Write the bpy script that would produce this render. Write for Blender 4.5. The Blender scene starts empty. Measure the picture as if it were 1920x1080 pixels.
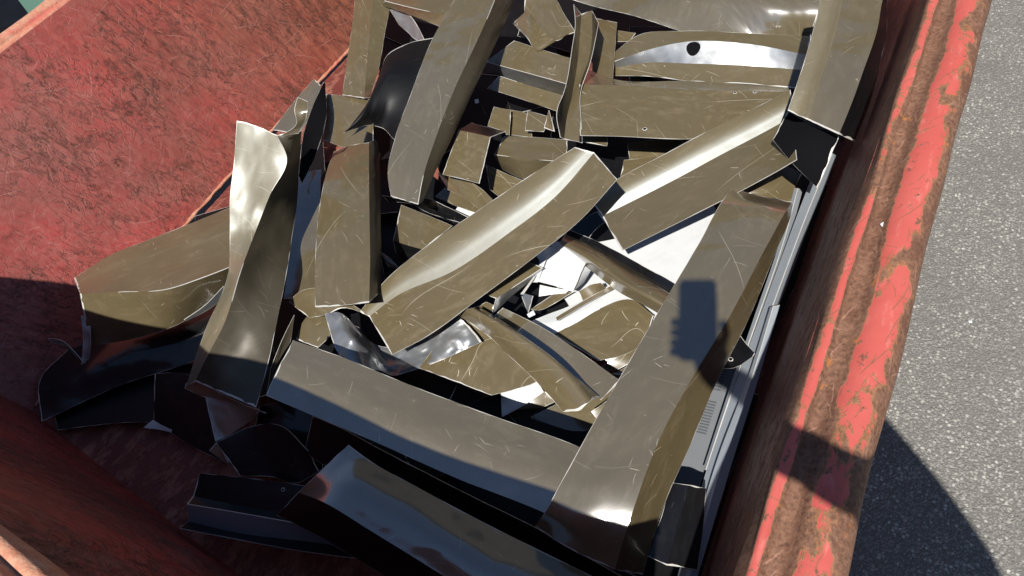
import bpy, math, random
from mathutils import Vector, Matrix, noise
random.seed(7)
C = bpy.context.scene.collection
V = Vector

# ------------------------------------------------------------------ camera, sky, sun
HC = 1.75                                     # the phone is held 1.75 m above the asphalt
RX = V((0.42599965, 0.74595646, 0.51193091))  # world x (along the rail) in camera right / up / forward
RY = V((-0.88248535, 0.21792367, 0.41680796))
RZ = V((-0.19935873, 0.62933157, -0.75113106))
CR = V((RX[0], RY[0], RZ[0])); CU = V((RX[1], RY[1], RZ[1])); CF = V((RX[2], RY[2], RZ[2]))
CAM = V((0, 0, HC))
cd = bpy.data.cameras.new('camera'); cam = bpy.data.objects.new('camera', cd); C.objects.link(cam)
cd.sensor_width = 36; cd.lens = 26.25; cd.clip_start = 0.02; cd.clip_end = 600
M = Matrix.Identity(4)
for i in range(3):
    M[i][0] = CR[i]; M[i][1] = CU[i]; M[i][2] = -CF[i]; M[i][3] = CAM[i]
cam.matrix_world = M
sc = bpy.context.scene; sc.camera = cam

def ray(x, y):
    return CR * ((x - 960) / 1400) + CU * (-(y - 540) / 1400) + CF
def at(x, y, z):                              # point of height z (metres) seen there
    r = ray(x, y); return CAM + r * ((z - HC) / r.z)
SUN = ray(1290, 545).normalized()             # direction the light travels
w = bpy.data.worlds.new('World'); sc.world = w; w.use_nodes = True
nt = w.node_tree; nt.nodes.clear()
sky = nt.nodes.new('ShaderNodeTexSky'); sky.sky_type = 'NISHITA'; sky.sun_disc = False
S = -SUN
sky.sun_elevation = math.asin(S.z); sky.sun_rotation = math.atan2(S.x, S.y)
sky.air_density = 1.0; sky.dust_density = 0.3; sky.ozone_density = 4.0
bg = nt.nodes.new('ShaderNodeBackground'); bg.inputs[1].default_value = 0.072
wo = nt.nodes.new('ShaderNodeOutputWorld')
nt.links.new(sky.outputs[0], bg.inputs[0]); nt.links.new(bg.outputs[0], wo.inputs[0])
ld = bpy.data.lights.new('sun', 'SUN'); ld.energy = 5.0; ld.angle = math.radians(0.55); ld.color = (1, .968, .91)
lo = bpy.data.objects.new('sun', ld); C.objects.link(lo)
lo.rotation_euler = SUN.to_track_quat('-Z', 'Y').to_euler()
sc.view_settings.view_transform = 'Standard'; sc.view_settings.look = 'None'
sc.view_settings.exposure = 0.20; sc.view_settings.gamma = 1

# ------------------------------------------------------------------ materials
class NG:
    def __init__(s, name, disp=False):
        s.m = bpy.data.materials.new(name); s.m.use_nodes = True; s.t = s.m.node_tree
        s.b = s.t.nodes['Principled BSDF']
    def n(s, t, **k):
        x = s.t.nodes.new(t)
        for a, b in k.items():
            if a.startswith('i_'):
                key = a[2:]; key = int(key) if key.isdigit() else key
                s.put(x.inputs[key], b)
            else: setattr(x, a, b)
        return x
    def put(s, inp, v):
        if hasattr(v, 'is_output'): s.t.links.new(v, inp)
        else: inp.default_value = v
    def math(s, op, a, b=None, clamp=False):
        x = s.t.nodes.new('ShaderNodeMath'); x.operation = op; x.use_clamp = clamp
        s.put(x.inputs[0], a)
        if b is not None: s.put(x.inputs[1], b)
        return x.outputs[0]
    def noise(s, vec, scale, detail=3, rough=.55, dist=0):
        x = s.n('ShaderNodeTexNoise'); s.put(x.inputs['Vector'], vec)
        x.inputs['Scale'].default_value = scale; x.inputs['Detail'].default_value = detail
        x.inputs['Roughness'].default_value = rough; x.inputs['Distortion'].default_value = dist
        return x.outputs[0]
    def ramp(s, v, lo, hi, a=0., b=1.):
        x = s.n('ShaderNodeMapRange'); x.clamp = True
        s.put(x.inputs[0], v)
        for i, q in zip((1, 2, 3, 4), (lo, hi, a, b)): s.put(x.inputs[i], q)
        return x.outputs[0]
    def mix(s, f, a, b):
        x = s.n('ShaderNodeMix'); x.data_type = 'RGBA'
        s.put(x.inputs['Factor'], f); s.put(x.inputs[6], a if hasattr(a, 'is_output') else (*a, 1)); s.put(x.inputs[7], b if hasattr(b, 'is_output') else (*b, 1))
        return x.outputs[2]
    def coord(s, rnd=True, uv=True):
        tc = s.n('ShaderNodeTexCoord'); v = tc.outputs['UV' if uv else 'Object']
        if not rnd: return v
        oi = s.n('ShaderNodeObjectInfo')
        c = s.n('ShaderNodeCombineXYZ'); s.put(c.inputs[2], s.math('MULTIPLY', oi.outputs['Random'], 37.0))
        s.put(c.inputs[0], s.math('MULTIPLY', oi.outputs['Random'], 11.0))
        a = s.n('ShaderNodeVectorMath'); a.operation = 'ADD'; s.put(a.inputs[0], v); s.put(a.inputs[1], c.outputs[0])
        return a.outputs[0]
    def scl(s, v, x, y, z=1, rot=0):
        m = s.n('ShaderNodeMapping'); s.put(m.inputs[0], v); m.inputs['Scale'].default_value = (x, y, z)
        m.inputs['Rotation'].default_value = (0, 0, rot); return m.outputs[0]
    def line(s, v, scale, width, dist=0.0, detail=1):    # thin wandering contour lines of a noise
        q = s.noise(v, scale, detail, .5, dist)
        return s.ramp(s.math('ABSOLUTE', s.math('SUBTRACT', q, .5)), 0., width, 1., 0.)
    def seg(s, v, scale, L, w, dens, a0=0., spread=3.14, curv=0., off=0., jit=0.):
        # one straight or gently curved scratch per random cell
        mp = s.n('ShaderNodeMapping'); s.put(mp.inputs[0], v); mp.inputs['Location'].default_value = (off, off * 1.7, 0)
        vec = mp.outputs[0]
        vo = s.n('ShaderNodeTexVoronoi'); vo.voronoi_dimensions = '2D'; s.put(vo.inputs['Vector'], vec); vo.inputs['Scale'].default_value = scale
        sb = s.n('ShaderNodeVectorMath'); sb.operation = 'SUBTRACT'; s.put(sb.inputs[0], vec); s.put(sb.inputs[1], vo.outputs['Position'])
        xy = s.n('ShaderNodeSeparateXYZ'); s.put(xy.inputs[0], sb.outputs[0])
        rc = s.n('ShaderNodeSeparateColor'); s.put(rc.inputs[0], vo.outputs['Color'])
        an = s.math('ADD', s.math('MULTIPLY', s.math('SUBTRACT', rc.outputs[0], .5), spread), a0)
        c, si = s.math('COSINE', an), s.math('SINE', an)
        x = s.math('ADD', s.math('MULTIPLY', xy.outputs[0], c), s.math('MULTIPLY', xy.outputs[1], si))
        y = s.math('SUBTRACT', s.math('MULTIPLY', xy.outputs[1], c), s.math('MULTIPLY', xy.outputs[0], si))
        if curv: y = s.math('ADD', y, s.math('MULTIPLY', s.math('MULTIPLY', x, x), s.math('MULTIPLY', s.math('SUBTRACT', rc.outputs[2], .5), curv)))
        if jit: y = s.math('ADD', y, s.math('MULTIPLY', s.math('SUBTRACT', s.noise(vec, scale * 6, 2), .5), jit))
        m = s.ramp(s.math('ABSOLUTE', y), w * .5, w * 1.2, 1, 0)
        m = s.math('MULTIPLY', m, s.ramp(s.math('ABSOLUTE', x), L * .5, L, 1, 0))
        return s.math('MULTIPLY', m, s.math('LESS_THAN', rc.outputs[1], dens))
    def bump(s, h, strength, dist, prev=None):
        b = s.n('ShaderNodeBump'); s.put(b.inputs['Height'], h); b.inputs['Strength'].default_value = strength
        b.inputs['Distance'].default_value = dist
        if prev is not None: s.put(b.inputs['Normal'], prev)
        return b.outputs[0]
    def fin(s, col=None, rough=None, metal=0, nor=None, ior=None, coat=0, spec=None):
        b = s.b
        if col is not None: s.put(b.inputs['Base Color'], col if hasattr(col, 'is_output') else (*col, 1))
        if rough is not None: s.put(b.inputs['Roughness'], rough)
        s.put(b.inputs['Metallic'], metal)
        if nor is not None: s.put(b.inputs['Normal'], nor)
        if ior: b.inputs['IOR'].default_value = ior
        b.inputs['Coat Weight'].default_value = coat
        if spec is not None: b.inputs['Specular IOR Level'].default_value = spec
        return s.m

def coated(name, base, dust, metal, rough, scr=.7, ior=1.6, coat=0., wob=.3, cior=1.6, crough=.13, tint=None):
    # two-lobe gloss: a broad pigment layer under a clear lacquer
    g = NG(name); v = g.coord()
    fine = g.noise(v, 55, 4, .6)
    big = g.noise(v, 5, 2)
    # scratches: long gently curved ones, clustered straight nicks, a few specks
    cl = g.ramp(g.noise(v, 6, 2), .48, .62)
    l1 = g.math('MULTIPLY', g.seg(v, 4.5, .11, .0006, .4, 1.57, 1.3, 3.0, 3.3), .7)
    l2 = g.math('MULTIPLY', g.seg(v, 24, .026, .0006, .28, 1.2, 2.6, 14., 7.7), g.math('MULTIPLY', cl, .7))
    l3 = g.math('MULTIPLY', g.seg(v, 52, .013, .0007, .25, 1.0, 3.1, 20., 1.1, .002), g.ramp(g.noise(g.scl(v, 1, 1, 1), 8, 2), .59, .66))
    l4 = g.math('MULTIPLY', g.seg(v, 11, .05, .0005, .25, .6, 1.2, 4., 12.), .4)
    sp = g.ramp(g.noise(v, 85, 1), .79, .81)
    s = g.math('MAXIMUM', g.math('MAXIMUM', g.math('MAXIMUM', l1, l4), l2), g.math('MAXIMUM', l3, g.math('MULTIPLY', sp, .5)))
    s = g.math('MULTIPLY', s, scr)
    sc_ = g.math('ADD', g.math('MULTIPLY', g.ramp(g.noise(g.scl(v, 3, 1), 14, 5, .75), .50, .85), .4), g.math('MULTIPLY', g.math('MULTIPLY', g.ramp(g.noise(v, 60, 6, .85), .5, .66), g.ramp(g.noise(v, 7, 3), .52, .66)), .38 * min(1, scr * 1.3)))
    col = g.mix(g.math('MULTIPLY', fine, .35), base, tuple(c * 1.35 for c in base))
    col = g.mix(sc_, col, dust)
    col = g.mix(s, col, (.62, .56, .44))
    r = g.math('ADD', g.ramp(big, .3, .7, rough - .05, rough + .07), g.math('MULTIPLY', s, .25))
    r = g.math('ADD', r, g.math('MULTIPLY', sc_, .25))
    nb = g.bump(g.noise(v, 7, 2), wob, .02)
    nb = g.bump(g.noise(v, 160, 2), .06, .0008, nb)
    if tint: g.b.inputs['Specular Tint'].default_value = (*tint, 1)
    g.b.inputs['Coat Roughness'].default_value = crough; g.b.inputs['Coat IOR'].default_value = cior; g.put(g.b.inputs['Coat Normal'], nb)
    return g.fin(col, r, g.math('MULTIPLY', g.math('SUBTRACT', 1, s), metal), nb, ior, coat)

MAT = {}
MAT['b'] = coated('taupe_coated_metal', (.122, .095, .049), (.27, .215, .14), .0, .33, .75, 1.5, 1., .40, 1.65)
MAT['h'] = coated('sheened_taupe_metal', (.138, .108, .056), (.30, .245, .155), .0, .37, .5, 1.68, .5, .07, 1.5, .30, (.80, .93, 1))  # taupe copy for sun-facing bands, cool glare tinted into the specular
MAT['H'] = coated('dented_sheened_metal', (.20, .17, .11), (.36, .31, .22), .1, .36, .8, 1.75, .5, .12, 1.5, .30, (.82, .94, 1))  # lighter copy, sun glare on the bright faces put into the base colour
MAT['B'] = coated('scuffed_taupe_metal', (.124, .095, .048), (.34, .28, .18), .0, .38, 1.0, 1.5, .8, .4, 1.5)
MAT['g'] = coated('sky_mirroring_taupe_metal', (.136, .108, .058), (.28, .235, .155), .0, .34, .6, 1.6, 1., .38, 2.7)  # taupe copy, stronger lacquer stands in for grey and blue sky reflections
MAT['d'] = coated('black_back_and_shade_metal', (.007, .007, .008), (.03, .03, .03), .0, .3, .10, 1.3, .55, .3, 1.55)  # black sheet backs, also painted on a few faces as their shadow
MAT['D'] = coated('black_metal_and_gap_shade', (.005, .005, .006), (.02, .02, .02), .0, .5, .05, 1.35)  # near-black also stands in for the shade of deep gaps
MAT['m'] = coated('dark_brown_and_shade_metal', (.075, .062, .040), (.10, .085, .05), .2, .42, .3, 1.6, 0, .5)  # dark gloss faces, and flanges turned from the sun with shade in the colour
MAT['s'] = coated('bare_bright_metal', (.34, .35, .36), (.6, .58, .5), .7, .36, .4, 1.5, 0, .5)
MAT['w'] = coated('white_coated_sheet', (.66, .67, .67), (.5, .5, .5), 0, .35, .0)
MAT['v'] = coated('dull_grey_plastic', (.17, .18, .19), (.25, .25, .25), 0, .45, .2, 1.45, 0, .1)
MAT['t'] = coated('pale_grey_trim', (.36, .40, .44), (.48, .49, .5), 0, .32, .2, 1.5, 0, .1)
g = NG('cut_metal_edge'); v = g.coord(uv=False)
MAT['e'] = g.fin(g.mix(g.noise(v, 120, 3), (.52, .49, .42), (.88, .86, .82)), .5, .25)
g = NG('dark_hole'); MAT['k'] = g.fin((.004, .004, .005), .8, spec=.08)
g = NG('white_plastic'); v = g.coord()
g2 = NG('slot_shadow_grey'); MAT['sl'] = g2.fin((.09, .095, .10), .6)
MAT['p'] = g.fin(g.mix(g.noise(v, 20, 3), (.66, .68, .70), (.80, .81, .81)), .4, 0, g.bump(g.noise(v, 25, 3), .3, .004))

def red_wall(name, a0, c1, c2, c3, orange=0., spread=1.3, L=1., dens=.7, rel=1.):
    g = NG(name); v = g.coord(rnd=False)
    base = g.mix(g.ramp(g.noise(v, 2.4, 4, .6), .40, .64), c1, c2)
    base = g.mix(g.math('MULTIPLY', g.ramp(g.noise(v, 48, 6, .8), .44, .66), .6), base, c3)
    base = g.mix(g.math('MULTIPLY', g.ramp(g.noise(v, 7, 6, .75), .5, .68), .45), base, c3)
    fine = g.seg(v, 60, .014, .0008, .9, a0, 2.6, 20., 5., .003)
    A = g.seg(v, 7, .10 * L, .0022, dens, a0, spread * .6, 2.5, 0., .010)
    B_ = g.seg(v, 12, .055 * L, .0019, dens, a0 + .2, spread, 5., 3.7, .007)
    C_ = g.seg(v, 20, .036 * L, .0017, dens, a0 - .2, spread * 1.3, 8., 9.1, .005)
    D = g.seg(v, 31, .024 * L, .0014, dens, a0, spread * 1.8, 12., 14.3, .004)
    E_ = g.seg(v, 16, .045 * L, .0018, dens, a0 + .1, spread * .8, 5., 21.7, .006)
    F_ = g.seg(v, 25, .03 * L, .0016, dens, a0 - .1, spread, 9., 27.7, .005)
    s = g.math('MAXIMUM', g.math('MAXIMUM', A, B_), g.math('MAXIMUM', C_, D))
    s = g.math('MAXIMUM', g.math('MAXIMUM', s, E_), F_)
    vr_ = g.scl(v, 1, 1, 1, a0)
    vein = g.math('MAXIMUM', g.line(g.scl(vr_, .35, 1), 13, .044, .5, 5), g.line(g.scl(vr_, .55, 1, 1, .9), 18, .036, .8, 5))
    vein = g.math('MULTIPLY', g.math('MULTIPLY', vein, g.ramp(g.noise(v, 34, 5, .8), .38, .46)), 1.0)
    s = g.math('MAXIMUM', g.math('MULTIPLY', s, .5), vein)
    msk = g.ramp(g.noise(v, 3.4, 6, .75), .40, .54, .28, 1)
    s = g.math('MULTIPLY', g.math('MULTIPLY', s, msk), g.ramp(g.noise(v, 42, 4, .8), .38, .52))
    blot = g.math('MAXIMUM', g.ramp(g.noise(v, 15, 8, .85), .54, .60), g.ramp(g.noise(g.scl(g.scl(v, 1, 1, 1, a0), .35, 1), 38, 5, .8), .58, .66))
    blot = g.math('MULTIPLY', blot, g.ramp(g.noise(v, 3.3, 3), .42, .6, .15, 1))
    s2 = g.math('MAXIMUM', g.math('MAXIMUM', g.math('MULTIPLY', s, .9), g.math('MULTIPLY', blot, .8)), g.math('MULTIPLY', fine, .12))
    rust = g.mix(g.noise(v, 30, 4), (.035, .012, .008), (.11, .036, .018))
    xx = g.n('ShaderNodeSeparateXYZ'); g.put(xx.inputs[0], v)
    far = g.ramp(g.math('ADD', xx.outputs[1], g.noise(v, 3, 5)), 1.2, 2.5, 0, orange)
    gr = g.ramp(g.noise(g.scl(v, .25, 1, 1), 40, 5, .75), .38, .62)
    col = g.mix(far, base, g.mix(gr, (.12, .038, .018), (.34, .115, .06)))
    col = g.mix(s2, col, rust)
    pale = g.math('MAXIMUM', g.seg(v, 9, .06, .0009, .35, a0 + 1, 2.5, 9., 33.), g.seg(v, 26, .02, .0009, .3, a0, 3., 22., 41.))
    col = g.mix(g.math('MULTIPLY', pale, .28), col, (.70, .42, .36))
    nb = g.bump(g.noise(v, 4, 3), .5, .03)
    nb = g.bump(g.math('MULTIPLY', s2, -1), .8 * rel, .0015, nb)
    nb = g.bump(g.noise(v, 90, 5, .8), .5 * rel, .0015, nb)
    return g.fin(col, g.ramp(s2, 0, 1, .38, .75), 0, nb, 1.5)
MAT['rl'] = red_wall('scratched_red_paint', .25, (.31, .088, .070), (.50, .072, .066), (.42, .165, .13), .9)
MAT['rr'] = red_wall('scraped_shaded_red_paint', 1.35, (.19, .065, .045), (.25, .055, .04), (.30, .14, .10), 0., .35, 2.6, 1., 1.5)  # darker copy of the red, this side's shade put into the colour
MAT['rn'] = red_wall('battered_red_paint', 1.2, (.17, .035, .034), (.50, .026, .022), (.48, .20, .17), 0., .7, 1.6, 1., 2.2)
def floor_mat():
    g = NG('rust_flaked_floor'); v = g.coord(rnd=False)
    f = g.ramp(g.noise(g.scl(v, 1, .5, 1, .5), 22, 5, .7), .46, .56)
    col = g.mix(f, (.15, .035, .025), (.33, .13, .085))
    col = g.mix(g.ramp(g.noise(v, 5, 4), .4, .7, 0, .6), col, (.22, .04, .03))
    nb = g.bump(f, .9, .004); nb = g.bump(g.noise(v, 60, 5), .5, .003, nb)
    return g.fin(col, .62, 0, nb)
MAT['rf'] = floor_mat()
def rail_mat():
    g = NG('chipped_red_rim_paint'); v = g.coord(rnd=False)
    s = g.n('ShaderNodeSeparateXYZ'); g.put(s.inputs[0], v); u = s.outputs[0]; l = s.outputs[1]
    n1 = g.noise(g.scl(v, 1, .55), 16, 7, .72, .4)
    n2 = g.noise(g.scl(v, 1.6, .4), 9, 5, .65)
    # paint survives on the outer half of the pipe and on the weld bead
    zone = g.ramp(u, .126, .146, -.32, .03)
    out = g.ramp(u, .172, .196, 0, -.20)
    bead = g.ramp(g.math('ABSOLUTE', g.math('SUBTRACT', u, .090)), .004, .013, .08, -.38)
    z = g.math('ADD', g.math('MAXIMUM', zone, bead), out)
    val = g.math('ADD', g.math('ADD', g.math('MULTIPLY', n1, .95), g.math('MULTIPLY', n2, .55)), z)
    paint = g.ramp(val, .725, .737)
    rim = g.math('MULTIPLY', g.ramp(val, .690, .728), g.math('SUBTRACT', 1, paint))
    red = g.mix(g.noise(v, 7, 4), (.54, .085, .068), (.63, .15, .12))
    red = g.mix(g.math('MULTIPLY', g.ramp(g.noise(g.scl(v, 1, .3), 60, 4, .7), .56, .8), .5), red, (.80, .36, .30))
    grit = g.noise(v, 150, 3, .7)
    rust = g.mix(g.ramp(grit, .35, .66), (.11, .048, .027), (.27, .135, .080))
    rust = g.mix(g.ramp(g.noise(g.scl(v, 1, .75), 40, 7, .85), .46, .66, 0, .6), rust, (.33, .175, .11))
    rust = g.mix(g.ramp(g.noise(g.scl(v, 1, .6), 12, 6, .75), .52, .60, 0, .7), rust, (.13, .052, .03))
    rust = g.mix(g.ramp(g.noise(v, 24, 4, .7), .62, .68, 0, .8), rust, (.46, .17, .04))
    rust = g.mix(g.math('MULTIPLY', g.seg(v, 30, .022, .0012, .4, 1.3, 1.6, 20., 2., .004), .3), rust, (.62, .34, .24))
    rust = g.mix(g.math('MULTIPLY', g.ramp(g.noise(g.scl(v, 1, .8), 80, 5, .85), .60, .66), .45), rust, (.52, .29, .19))
    scr_ = g.math('MAXIMUM', g.seg(v, 14, .04, .0012, .5, 1.3, 1.2, 6., 6., .004), g.seg(v, 34, .016, .001, .5, 1., 3., 20., 16., .003))
    red = g.mix(g.math('MULTIPLY', scr_, .75), red, (.30, .12, .07))
    chip = g.ramp(g.noise(g.scl(v, 1, .8), 38, 6, .8), .60, .615)
    paint = g.math('MULTIPLY', paint, g.math('SUBTRACT', 1, chip))
    col = g.mix(paint, rust, red)
    col = g.mix(g.math('MULTIPLY', rim, .7), col, (.42, .20, .08))
    nb = g.bump(g.noise(v, 9, 3), .5, .008)
    nb = g.bump(paint, .8, .0018, nb)
    nb = g.bump(g.math('MULTIPLY', grit, g.math('SUBTRACT', 1, paint)), .5, .0009, nb)
    return g.fin(col, g.ramp(paint, 0, 1, .75, .40), 0, nb, 1.5)
MAT['rim'] = rail_mat()
def rim_worn():
    g = NG('rust_worn_rim'); v = g.coord(rnd=False)
    col = g.mix(g.ramp(g.noise(v, 45, 6, .8), .35, .65), (.50, .17, .09), (.62, .36, .24))
    col = g.mix(g.ramp(g.noise(g.scl(v, 2, .3), 10, 4), .5, .62, 0, .7), col, (.60, .13, .10))
    nb = g.bump(g.noise(v, 30, 5, .7), .7, .006)
    return g.fin(col, .6, 0, nb)
MAT['rw'] = rim_worn()
def asphalt():
    g = NG('asphalt'); tc = g.n('ShaderNodeTexCoord'); v = tc.outputs['Object']
    vo = g.n('ShaderNodeTexVoronoi'); g.put(vo.inputs['Vector'], v); vo.inputs['Scale'].default_value = 125
    vo.inputs['Randomness'].default_value = 1
    sep = g.n('ShaderNodeSeparateColor'); g.put(sep.inputs[0], vo.outputs['Color'])
    stone = g.ramp(vo.outputs['Distance'], .30, .62, 1, 0)
    vo2 = g.n('ShaderNodeTexVoronoi'); g.put(vo2.inputs['Vector'], v); vo2.inputs['Scale'].default_value = 230
    s2 = g.n('ShaderNodeSeparateColor'); g.put(s2.inputs[0], vo2.outputs['Color'])
    stone2 = g.ramp(vo2.outputs['Distance'], .3, .6, 1, 0)
    binder = g.mix(g.noise(v, 300, 2), (.105, .100, .090), (.235, .222, .198))
    c1 = g.mix(g.math('POWER', sep.outputs[0], 1.6), (.20, .19, .17), (.60, .57, .505))
    c2 = g.mix(s2.outputs[0], (.17, .162, .146), (.44, .42, .375))
    col = g.mix(g.math('MULTIPLY', stone2, .85), binder, c2)
    col = g.mix(g.math('MULTIPLY', stone, g.ramp(sep.outputs[1], .45, .6)), col, c1)
    col = g.mix(g.ramp(g.noise(v, 4.2, 6, .7), .48, .66, 0, .55), col, (.16, .152, .138))
    h = g.math('ADD', g.math('MULTIPLY', stone, sep.outputs[1]), g.math('MULTIPLY', stone2, .5))
    nb = g.bump(h, .6, .003)
    return g.fin(col, .8, 0, nb)
MAT['asphalt'] = asphalt()

# ------------------------------------------------------------------ object helpers
def mesh_obj(name, verts, faces, mats, mi=None, uvs=None, parent=None, smooth=True, origin=None):
    me = bpy.data.meshes.new(name)
    o0 = origin if origin is not None else V((0, 0, 0))
    me.from_pydata([tuple(V(p) - o0) for p in verts], [], faces)
    for m in mats: me.materials.append(MAT[m] if isinstance(m, str) else m)
    if mi: me.polygons.foreach_set('material_index', mi)
    if smooth: me.polygons.foreach_set('use_smooth', [True] * len(me.polygons))
    if uvs:
        ul = me.uv_layers.new(name='UVMap')
        fl = []
        for p in me.polygons:
            for vi in p.vertices: fl += [uvs[vi][0], uvs[vi][1]]
        ul.data.foreach_set('uv', fl)
    me.update()
    o = bpy.data.objects.new(name, me); C.objects.link(o)
    if parent is not None:
        o.parent = parent; o.location = o0 - parent.location
    else: o.location = o0
    return o
def tag(o, label=None, cat=None, group=None, kind=None):
    if label: o['label'] = label
    if cat: o['category'] = cat
    if group: o['group'] = group
    if kind: o['kind'] = kind
    return o
def empty(name, loc, label, cat, group=None):
    o = bpy.data.objects.new(name, None); C.objects.link(o); o.location = loc; o.empty_display_size = .05
    return tag(o, label, cat, group)

def hm(p1, p2, m1, m2, t):
    t2 = t * t; t3 = t2 * t
    return p1 * (2 * t3 - 3 * t2 + 1) + m1 * (t3 - 2 * t2 + t) + p2 * (3 * t2 - 2 * t3) + m2 * (t3 - t2)
def spline(pts, n):                           # n samples per segment, passing through pts, no overshoot on uneven spacing
    if len(pts) == 2: return [pts[0].lerp(pts[1], i / n) for i in range(n + 1)]
    k = len(pts); h = [max((pts[i + 1] - pts[i]).length, 1e-5) for i in range(k - 1)]
    d = [(pts[i + 1] - pts[i]) / h[i] for i in range(k - 1)]
    T = [d[0]] + [(d[i - 1] * h[i] + d[i] * h[i - 1]) / (h[i] + h[i - 1]) for i in range(1, k - 1)] + [d[-1]]
    out = []
    for i in range(k - 1):
        for j in range(n): out.append(hm(pts[i], pts[i + 1], T[i] * h[i], T[i + 1] * h[i], j / n))
    out.append(pts[-1].copy()); return out

def strip_mesh(name, grid, mat, parent, edge, th, dent, dsc, seed, jag, origin, toward=None, uvo=(0, 0), crumple=0, back='d', em='e'):
    """grid[i][j]: i along, j across. edge = pale widths in mm: start, end, left, right."""
    nr, nc = len(grid), len(grid[0])
    G = [[p.copy() for p in r] for r in grid]
    for i in range(nr):
        for j in range(nc):
            p = G[i][j]
            q = p * dsc + V((seed * 3.1, seed * 1.7, seed * .9))
            d = dent * noise.noise(q)
            if crumple:
                q2 = p * 20 + V((seed, 0, seed))
                d += crumple * (abs(noise.noise(q2)) - .25) + crumple * .3 * (abs(noise.noise(q2 * 2.3)) - .25)
            if d: p += (p - CAM).normalized() * d
    # ragged cut ends
    if jag:
        for (i0, i1) in ((0, 1), (nr - 1, nr - 2)):
            for j in range(nc):
                dr = (G[i0][j] - G[i1][j])
                if dr.length < 1e-6: continue
                G[i0][j] += dr.normalized() * jag * noise.noise(G[i0][j] * 60 + V((seed, seed, 0)))
    pale_r, pale_c = set(), set()
    def rowins(i0, i1, wid):
        r = []
        for j in range(nc):
            d = G[i1][j] - G[i0][j]; L = max(d.length, 1e-5)
            k = wid * max(.1, 1.0 + 2.4 * noise.noise(G[i0][j] * 45 + V((seed, 5, 2))))
            r.append(G[i0][j] + d * min(.45, k / L))
        return r
    e0, e1, e2, e3 = [x * k_ for x, k_ in zip(edge, (.0015, .0015, .001, .001))]
    if e1: G.insert(nr - 1, rowins(nr - 1, nr - 2, e1)); pale_r.add(nr - 1)
    if e0:
        G.insert(1, rowins(0, 1, e0)); pale_r = {x + 1 for x in pale_r}; pale_r.add(0)
    nr = len(G)
    def colins(j0, j1, wid, pos):
        for r in G:
            d = r[j1] - r[j0]; L = max(d.length, 1e-5)
            k = wid * max(.04, .75 + 2.6 * noise.noise(r[j0] * 22 + V((seed, 9, 4))))
            r.insert(pos, r[j0] + d * min(.45, k / L))
    if e3: colins(nc - 1, nc - 2, e3, nc - 1); pale_c.add(nc - 1)
    if e2:
        colins(0, 1, e2, 1); pale_c = {x + 1 for x in pale_c}; pale_c.add(0)
    nc = len(G[0])
    # normals
    N = []
    for i in range(nr):
        row = []
        for j in range(nc):
            a = G[min(i + 1, nr - 1)][j] - G[max(i - 1, 0)][j]
            b = G[i][min(j + 1, nc - 1)] - G[i][max(j - 1, 0)]
            n = a.cross(b)
            if n.length < 1e-12: n = V((0, 0, 1))
            n.normalize()
            row.append(n)
        N.append(row)
    acc = 0
    tw = toward if toward is not None else CAM
    for i in range(nr):
        for j in range(nc): acc += N[i][j].dot((tw - G[i][j]).normalized())
    flip = acc < 0
    verts, uvs = [], []
    vv = 0
    for i in range(nr):
        if i: vv += (G[i][nc // 2] - G[i - 1][nc // 2]).length
        uu = 0
        for j in range(nc):
            if j: uu += (G[i][j] - G[i][j - 1]).length
            verts.append(G[i][j]); uvs.append((uu + uvo[0], vv + uvo[1]))
    nt_ = nr * nc
    for i in range(nr):
        for j in range(nc):
            n = -N[i][j] if flip else N[i][j]
            verts.append(G[i][j] - n * th); uvs.append(uvs[i * nc + j])
    faces, mi = [], []
    for i in range(nr - 1):
        for j in range(nc - 1):
            a, b, c, d = i * nc + j, i * nc + j + 1, (i + 1) * nc + j + 1, (i + 1) * nc + j
            pale = (i in pale_r) or (j in pale_c)
            f = (a, b, c, d) if flip else (d, c, b, a)
            # orientation: make face normal agree with chosen side
            faces.append(f); mi.append(1 if pale else 0)
            faces.append(tuple(x + nt_ for x in reversed(f))); mi.append(2)
    base = len(verts)
    bd = [(0, j) for j in range(nc)] + [(i, nc - 1) for i in range(1, nr)] + [(nr - 1, j) for j in range(nc - 2, -1, -1)] + [(i, 0) for i in range(nr - 2, 0, -1)]
    for (i, j) in bd:
        k = i * nc + j
        verts += [verts[k].copy(), verts[k + nt_].copy()]; uvs += [uvs[k], uvs[k]]
    nb = len(bd)
    for q in range(nb):
        a = base + 2 * q; b = base + 2 * ((q + 1) % nb)
        faces.append((a, b, b + 1, a + 1)); mi.append(1)
    o = mesh_obj(name, verts, faces, [mat, em, back], mi, uvs, parent, True, origin)
    return o

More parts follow.
